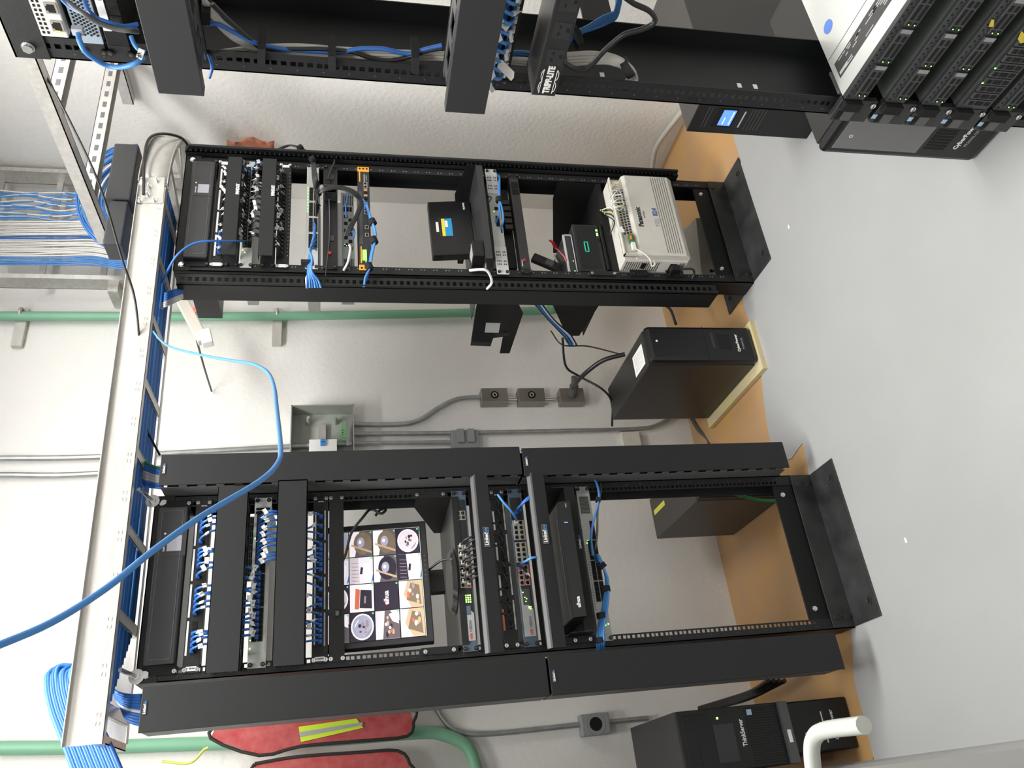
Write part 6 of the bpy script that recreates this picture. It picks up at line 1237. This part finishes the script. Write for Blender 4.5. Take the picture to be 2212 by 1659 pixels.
make('case', B().prism([W(*q, 'Y', .40) for q in ((1030, 655), (1018, 738), (1062, 740), (1068, 722), (1100, 718), (1090, 650))], (0, .03, 0)), PLB, T); make('silver_label', B().prism([W(*q, 'Y', .398) for q in ((1050, 697), (1047, 718), (1077, 719), (1081, 698))], (0, .001, 0)), mat('silver_label', (.55, .55, .53)), T)
# power cords between racks
wc([(1238, 838, .64), (1255, 815, .5), (1300, 780, .4), (1350, 765, .35)], .0095, BCAB, 'thick black cord from the lowest outlet box to the tower power supply', name='power_cable')
wc([(1215, 730, .35), (1222, 790, .45), (1250, 812, .5), (1300, 840, .5), (1322, 870, .55), (1322, 920, .65)], .005, BCAB, 'thin black cord crossing behind the thick one', name='power_cable')
wc([(1190, 715, .35), (1215, 745, .35), (1270, 748, .35), (1340, 765, .33)], .003, BCAB, 'thin black lead running to the top of the tower power supply', name='power_cable')
wc([(1410, 652, .3), (1445, 665, .3), (1460, 700, .25)], .006, BCAB, 'black cord dropping behind the tower power supply', name='power_cable')
for k in range(6): wc([(1150+k*3, 650, .2), (1185+k*2, 690, .25), (1215+k*3, 722, .3), (1230+k*3, 745, .3)], .0045, [BCAB, BLUE, BCAB, BLUL, GCAB, BCAB][k], 'cable in the bundle left of the small server, %s of six' % orn(k), 'bundle left of the small server')
for k in range(3): wc([(1495+k*8, 905, .74), (1510+k*6, 930, .70), (1530+k*6, 950, .66), (1536+k*5, 985, .62)], .009, DGC, 'grey flexible cable low on the wall beside the tower, %s of three' % orn(k), 'grey flexible cables on the wall')
for k in range(4): wc([(1660+k*12, 1470, .3), (1620, 1495+k*4, .45), (1560, 1515+k*3, .6), (1510, 1530, .7)], .008, BCAB, 'black cable trailing behind the tower server, %s of four' % orn(k), 'black cables behind the tower server')
wc([(1590, 1068, .12), (1640, 1080, .14), (1690, 1082, .12)], .006, GRNC, 'green cable low behind the right post of the left rack')
# ---------------------------------------------------------------- overhead cables
random.seed(21); R = random.uniform
for k in range(40):
    y = 414+k*4.05; col = (BLUL if k % 3 else WCAB) if y < 478 else WCAB if y < 508 else BLUE if y < 518 else WCAB if y < 553 else BLUL
    w = 7 if y < 478 else 1.5
    wc([(-15, y+R(-w, w), .68), (60, y+R(-w, w), .67), (130, y+R(-w, w), .66), (200, y+R(-w, w)*.8+(8 if y < 450 else 0), .64), (262, 425+(y-414)*.93+8, .5), (285, 430+(y-414)*.9, .35)], .0034, col, '%s cable climbing the wall riser, %s from its right edge' % ('white' if col == WCAB else 'blue', orn(k) if k < 29 else ('thirtieth' if k == 29 else 'number %d' % (k+1))), 'cables on the wall riser')
for k in range(24):
    a = 62+k*3.0; bb = a*.92; col = WCAB if k % 5 == 4 else (BLUE if k % 2 else BLUL); c = (292, 432)
    wc([(c[0]+8-a*math.sin(t)*1.02+R(-3, 3), c[1]-bb*math.cos(t)+R(-3, 3), .30-.004*k) for t in [math.pi*j/7 for j in range(8)]], .0042, col, '%s cable in the coil above the middle rack, %s from its centre' % ('white' if col == WCAB else 'blue', orn(k)), 'coiled cables above the middle rack')
for k in range(16):
    o = k*6; col = BLUE if k % 2 else BLUL
    wc([(175+o*.5, 1440+R(-6, 6), .06), (110+o*.8, 1445+R(-8, 10), .04), (100+o*.9, 1480, .02), (112+o, 1540, 0), (135+o*1.1, 1600, -.02), (165+o*1.15, 1680, -.03)], .0058, col, 'blue cable looping over the left end of the ladder, %s of the loop' % orn(k), 'blue loops at the left end of the ladder')
for k in range(14):
    y = YF+.03+.014*k; cable('network_cable', [(-.36+.02*k, y, lz(0)+.012), (.1, y+R(-.01, .01), lz(.1)+.012), (.5, y, lz(.5)+.012), (.9, y+R(-.01, .01), lz(.9)+.012), (1.36, y, lz(1.36)+.012)], .0068, BLUE if k % 3 else BLUL, 'blue cable lying in the overhead ladder, %s from the front' % orn(k), 'cable', 'blue cables lying in the ladder', k=4)
for k in range(10): wc([(228+k*4, 1470+k*5, .02), (250+k*2, 1495+k*5, 0), (280, 1503+k*6, -.02), (306, 1503+k*7, -.03)], .005, WCAB if k == 5 else BLUE, 'cable dropping into the upper left duct, %s from the right' % orn(k), 'cables entering the upper left duct')
for k in range(8): wc([(290+k*2, 985+k*8, .02), (315, 1000+k*7, 0), (335, 1010+k*6, -.02), (352, 1012+k*6, -.03)], .005, GCAB if 2 < k < 6 else (GRNC if k == 0 else BLUE), 'cable dropping into the upper right duct, %s from the right' % orn(k), 'cables entering the upper right duct')
for k in range(8): wc([(335+k, 640+k*5, .04), (352, 636+k*4, .02), (375, 628+k*3.5, 0), (395, 622+k*3, 0)], .0045, GCAB if k > 4 else BLUE, 'cable entering the middle rack channel from the ladder, %s of eight' % orn(k), 'cables entering the middle rack channel')
def at(px, py, dist): d = _f+((829.5-py)/FPX)*RGT-((px-1106)/FPX)*UPV; return tuple(CAM+d*dist)
cable('network_cable', [at(330, 715, 2.45), at(350, 738, 2.3), at(375, 752, 2.1), at(440, 768, 1.8), at(495, 778, 1.6), at(545, 786, 1.45), at(578, 804, 1.35), at(592, 835, 1.25), at(598, 885, 1.1), at(606, 965, .95), at(600, 1000, .9), at(560, 1040, .84), at(440, 1112, .76), at(330, 1190, .70), at(230, 1270, .66), at(110, 1345, .62), at(-30, 1405, .58)], .0030, BLUL, 'long blue cable sweeping across the foreground in front of the left rack')
cable('power_cable', [at(84, 135, 2.3), at(150, 260, 2.3), at(215, 400, 2.3), at(262, 555, 2.35), at(290, 640, 2.4), at(301, 740, 2.42), at(305, 850, 2.4), at(312, 915, 2.4), at(345, 983, 2.45)], .0034, BCAB, 'black cable slung diagonally across the front of the overhead ladder')
wc([(310, 420, -.13), (312, 340, -.12), (322, 300, -.10), (350, 289, -.06), (390, 297, 0), (408, 318, .05), (420, 345, .06)], .005, BCAB, 'black cable arching over the ladder bend')
for k, (a, c, e, g) in enumerate(((256, 335, 290, 455), (246, 458, 272, 552))):
    p, s = W(a, c, 'Y', .0), W(e, g, 'Y', .0); single('network_camera_supply', B().box(s.x, p.x, -.06, .03, s.z, p.z), PLG, '%s dark grey vented unit sitting on top of the ladder by the coil' % ('right' if k == 0 else 'left'), 'power supply', bevel=.006)
for k, (px, py) in enumerate(((1704, 490), (1957, 1167))):
    p = W(px, py, 'Z', 0.0); single('paper_scrap', B().box(p.x-.007, p.x+.007, p.y-.004, p.y+.004, 0.0003, .0012), WHT, 'tiny white paper scrap on the grey floor in front of the %s rack' % ('middle' if k == 0 else 'left'), 'paper scrap')
